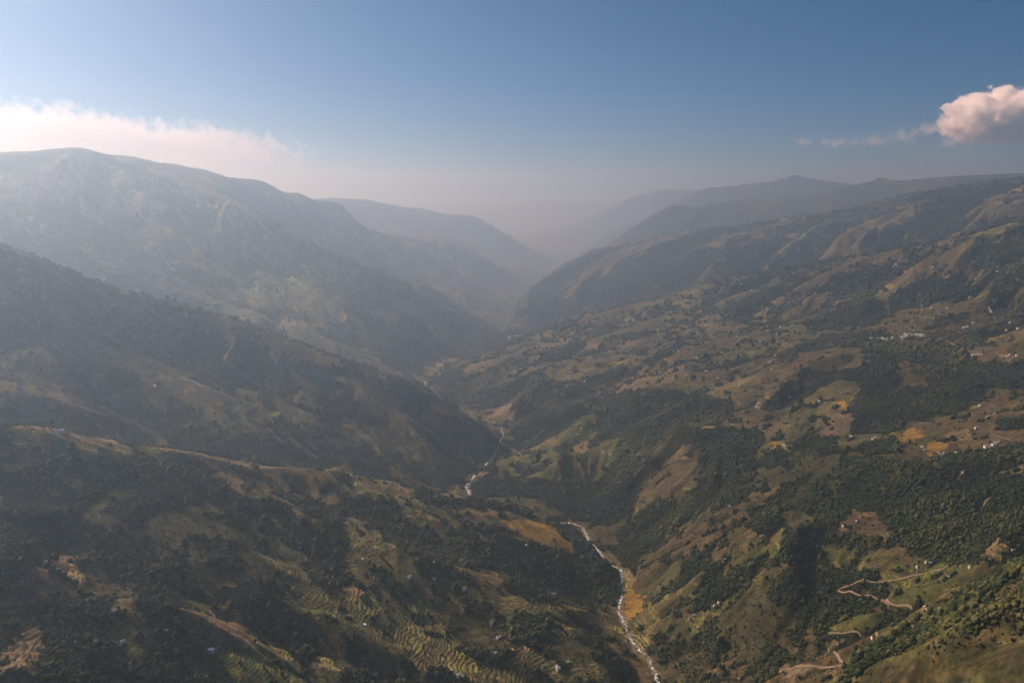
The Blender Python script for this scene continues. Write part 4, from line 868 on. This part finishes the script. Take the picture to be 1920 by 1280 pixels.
# right hillside: lower slope
row(A3, [(205,830),(180,850),(65,905),(40,922),(85,975)], wall='white', roof='slate', dims=(8.5, 6, 5, 1.9), label='white house on green terraces below the dark strip of wood', group='houses below the dark strip of wood')
row(A3, [(1370,605),(1390,612),(1320,630),(1490,690),(1615,632)], wall='white', roof='slate', dims=(8.5, 6, 5, 1.9), label='white house on the terraces above the road bend', group='houses above the road bend')
row(A3, [(240,590),(230,605),(440,462),(452,458),(265,292)], wall='ochre', roof='tin', dims=(8, 6, 4.6, 1.7), label='ochre house on a spur of the lower right hillside', group='houses on the lower right spurs')
row(A3, [(1860,540),(1730,590),(1690,570),(1070,1030),(905,400),(1000,345),(980,370),(1580,100)], wall='white', roof='thatch', dims=(8, 6, 4.6, 2), label='small whitewashed farmhouse scattered on the wooded lower right hillside', group='scattered farmhouses of the lower right hillside')
# bench and village
row(B6, [(1055,405),(1066,408),(1080,400),(1095,407),(1120,405),(1133,410),(1150,408),(1180,402),(1230,398),(1242,402),(1255,385),(1262,392),(1312,384),(1320,390),(1330,386),(1345,385),(1355,395),(1340,394)], wall='white', roof='tin', dims=(12, 7, 5, 2), label='pale house in the ridge village above the dark wood', group='houses of the ridge village', s=1.15)
row(B6, [(1270,384),(1285,388),(1298,391)], wall='stone', roof='blue', dims=(22, 9, 6, 2.2), label='long blue roofed building in the ridge village', group='blue roofed village buildings')
house(1280 + 1658 / 3, 500 + 501 / 3, 'white', 'tin', (56, 10, 5, 2.5), 'very long pale shed on a cleared terrace beside the dark wood', None, 1.0, -.15, 'shed', 'shed')
row(B6, [(1788,505),(1800,510),(1820,503),(1828,508),(1840,500),(1860,515),(1880,500)], wall='white', roof='rust', dims=(11, 7, 5, 2), label='house on the bare pink terrace near the very long shed', group='houses near the long shed')
row(B6, [(1675,785),(1760,828),(1720,845),(1710,850),(1650,910)], wall='white', roof='tin', dims=(11, 7, 5, 2), label='white house among the level brown fields', group='houses among the level fields')
row(B6, [(1705,1015),(1712,1022),(1725,1020),(1745,1005),(1752,1008),(1740,1020),(1780,990),(1762,996)], wall='white', roof='slate', dims=(12, 7, 5.5, 2), label='grey roofed house in the farm cluster right of the yellow fields', group='farm cluster right of the yellow fields', s=1.1)
row(B6, [(1535,1052),(1562,1046),(1470,1055),(1448,1060),(1435,1050),(1360,1035),(1345,1020)], wall='ochre', roof='tin', dims=(9, 6, 5, 2), label='pale roofed house along the lower edge of the yellow fields', group='houses along the yellow fields')
row(B6, [(430,720),(465,720),(472,712),(490,708),(482,716),(498,704)], wall='ochre', roof='rust', dims=(11, 7, 5, 2), label='red roofed house in the hamlet on the brown spur', group='red roofed hamlet on the brown spur')
row(B6, [(425,770),(415,788),(430,795),(600,735),(765,760),(570,1012),(945,960),(1070,972),(1082,966)], wall='white', roof='tin', dims=(9, 6.5, 5, 2), label='white house scattered on the patchy slope left of the dark wood', group='scattered houses left of the dark wood', s=1.1)
row(B6, [(590,580),(625,560),(640,552),(655,550),(530,600),(440,640),(420,650)], wall='ochre', roof='rust', dims=(12, 7, 5, 2), label='reddish farmhouse along the smooth brown ridge', group='farmhouses along the smooth brown ridge')
row(B6, [(1600,340),(1582,345),(1820,360),(1885,350),(1200,-10),(1210,0),(1190,-2),(1540,105),(1570,108),(1625,82)], wall='white', roof='tin', dims=(12, 8, 5, 2), label='pale house on the high brown pastures at far right', group='houses on the high pastures')
row(B5, [(1050,1040),(1480,1045),(1510,1060),(1475,1050),(1468,1040),(1325,945),(1350,910),(1430,880),(1160,940),(1210,935),(1310,668)], wall='white', roof='tin', dims=(8.5, 6, 5, 1.9), label='white house on the green terraces above the river gorge', group='houses on the terraces above the gorge')
row(B4, [(870,672),(1555,542),(1220,208),(1805,68)], wall='white', roof='tin', dims=(11, 8, 5.5, 2), label='lone white house on the hazy wooded hills at left', group='lone houses on the left hills', s=.95)
# farmhouses strewn over the terraced upper part of the right hillside
n_h = 0
for k in range(900):
    t_ = rng.random(); px = 1000 + 920 * rng.random(); ytop = np.interp(px, [960, 1020, 1100, 1300, 1500, 1740, 1920], [645, 612, 590, 550, 505, 465, 430]); py = ytop + rng.random() ** 1.3 * 190
    g0 = fbm(np.array([px / 90]), np.array([py / 50]), 601, 3)[0]
    if g0 < .12: continue
    p = land(px, py)
    if not p: continue
    i_, j_ = int(np.interp(math.hypot(p[0], p[1]), RAD, np.arange(NR))), int(np.interp(math.atan2(p[0], p[1]), AZ, np.arange(NA)))
    if COV[i_, j_] in (FOR, YEL, RED) or LAB[i_, j_] != LETTER['D']: continue
    ch = rng.random()
    house(px, py, 'white' if ch < .6 else 'ochre', 'tin' if ch < .75 else 'thatch', (9.5, 6.5, 5, 2), 'tiny pale farmhouse strewn over the upper right hillside' if ch < .6 else 'tiny ochre farmhouse strewn over the upper right hillside', 'farmhouses strewn over the upper right hillside', 1.25)
    n_h += 1
    if n_h >= 110: break

# ------------------------------------------------------------------ clouds above the haze
def cloud_mat(name, dens, freq, edge, flatb, aniso=.3, fade=(-.95, -.25, 0), cut=.10):
    m = bpy.data.materials.new(name); m.use_nodes = True; nt = m.node_tree; nt.nodes.clear(); N = nt.nodes; L = nt.links
    out = N.new('ShaderNodeOutputMaterial'); pv = N.new('ShaderNodeVolumePrincipled'); pv.inputs['Color'].default_value = (.945, .975, 1.0, 1); pv.inputs['Anisotropy'].default_value = aniso; pv.inputs['Absorption Color'].default_value = (1, 1, 1, 1)
    tc = N.new('ShaderNodeTexCoord')
    def mt(op, a, b=None, c_=None):
        n = N.new('ShaderNodeMath'); n.operation = op
        for i, v in enumerate((a, b, c_)):
            if v is None: continue
            if isinstance(v, (int, float)): n.inputs[i].default_value = v
            else: L.new(v, n.inputs[i])
        return n.outputs[0]
    nz = N.new('ShaderNodeTexNoise'); nz.inputs['Scale'].default_value = freq; nz.inputs['Detail'].default_value = 7; nz.inputs['Roughness'].default_value = .62
    geo_ = N.new('ShaderNodeNewGeometry'); L.new(geo_.outputs['Position'], nz.inputs['Vector'])
    ln = N.new('ShaderNodeVectorMath'); ln.operation = 'LENGTH'; L.new(tc.outputs['Object'], ln.inputs[0])
    body = mt('SUBTRACT', 1.0, ln.outputs['Value'])
    v = mt('MULTIPLY_ADD', mt('SUBTRACT', nz.outputs[0], .5), edge, body)
    v = mt('SUBTRACT', v, cut)
    sx = N.new('ShaderNodeSeparateXYZ'); L.new(tc.outputs['Object'], sx.inputs[0])
    mr = N.new('ShaderNodeMapRange'); mr.inputs['From Min'].default_value = 0; mr.inputs['From Max'].default_value = flatb; mr.inputs['To Max'].default_value = dens; L.new(v, mr.inputs[0])
    fd = N.new('ShaderNodeMapRange'); fd.interpolation_type = 'SMOOTHSTEP'; fd.inputs['From Min'].default_value = fade[0]; fd.inputs['From Max'].default_value = fade[1]; fd.inputs['To Min'].default_value = fade[2]
    L.new(sx.outputs['Z'], fd.inputs[0]); m.cycles.volume_step_rate = .3
    L.new(mt('MULTIPLY', mr.outputs[0], fd.outputs[0]), pv.inputs['Density']); L.new(pv.outputs[0], out.inputs['Volume']); return m
def cloud(px, py, w, h, dist, depth, material, label, group=None, name='cloud'):
    p = P(px, py, dist); k = dist / F
    a = math.atan2(p[0], p[1])
    vs, fs = blob(3, n=1, sub=2, rough=0, tall=1.0); r0 = .44
    vs = [(x / r0, y / r0, (z - .78) / r0 / 1.1) for x, y, z in vs]
    o = link(name, mesh(name, vs, fs, True), material); o.location = p; o.rotation_euler = (0, 0, -a); o.scale = (w * k / 2, depth, h * k / 2)
    tag(o, label, 'cloud', group); return o
CM_BIG = cloud_mat('cumulus_vapour', .016, 1 / 430.0, 1.7, .16, 0.0, (-1.0, -.3, .0), .18)
CM_SML = cloud_mat('small_cloud_vapour', .0022, 1 / 240.0, 3.4, .7, 0.0, (-.95, -.2, 0), .40)
CM_BNK = cloud_mat('cloud_bank_vapour', .0016, 1 / 520.0, 2.0, .25, .0, (-.4, .6, .02), .2)
cloud(1886, 221, 206, 100, 26000, 1800, CM_BIG, 'largest white cumulus cloud, at the right edge of the sky')
cloud(1795, 264, 70, 40, 26000, 500, CM_SML, 'small pink tinged cloud just under the largest cumulus')
cloud(1748, 242, 76, 44, 26500, 500, CM_SML, 'thin ragged cloud touching the left side of the largest cumulus')
cloud(1696, 257, 72, 42, 26500, 500, CM_SML, 'small bright domed cloud left of the largest cumulus')
cloud(1640, 266, 80, 36, 27000, 500, CM_SML, 'small wispy cloud beside the domed small cloud')
cloud(1570, 268, 100, 30, 27000, 500, CM_SML, 'flat wispy streak of cloud, second from the left in the right hand row')
cloud(1508, 266, 50, 26, 27000, 400, CM_SML, 'smallest faint wisp at the left end of the right hand row')
cloud(40, 296, 620, 190, 31000, 3500, CM_BNK, 'long white cloud bank above the left mountain', None, 'cloud_bank')
cloud(330, 304, 520, 150, 31500, 2500, CM_BNK, 'tapering eastern arm of the cloud bank reaching towards the centre', None, 'cloud_bank')
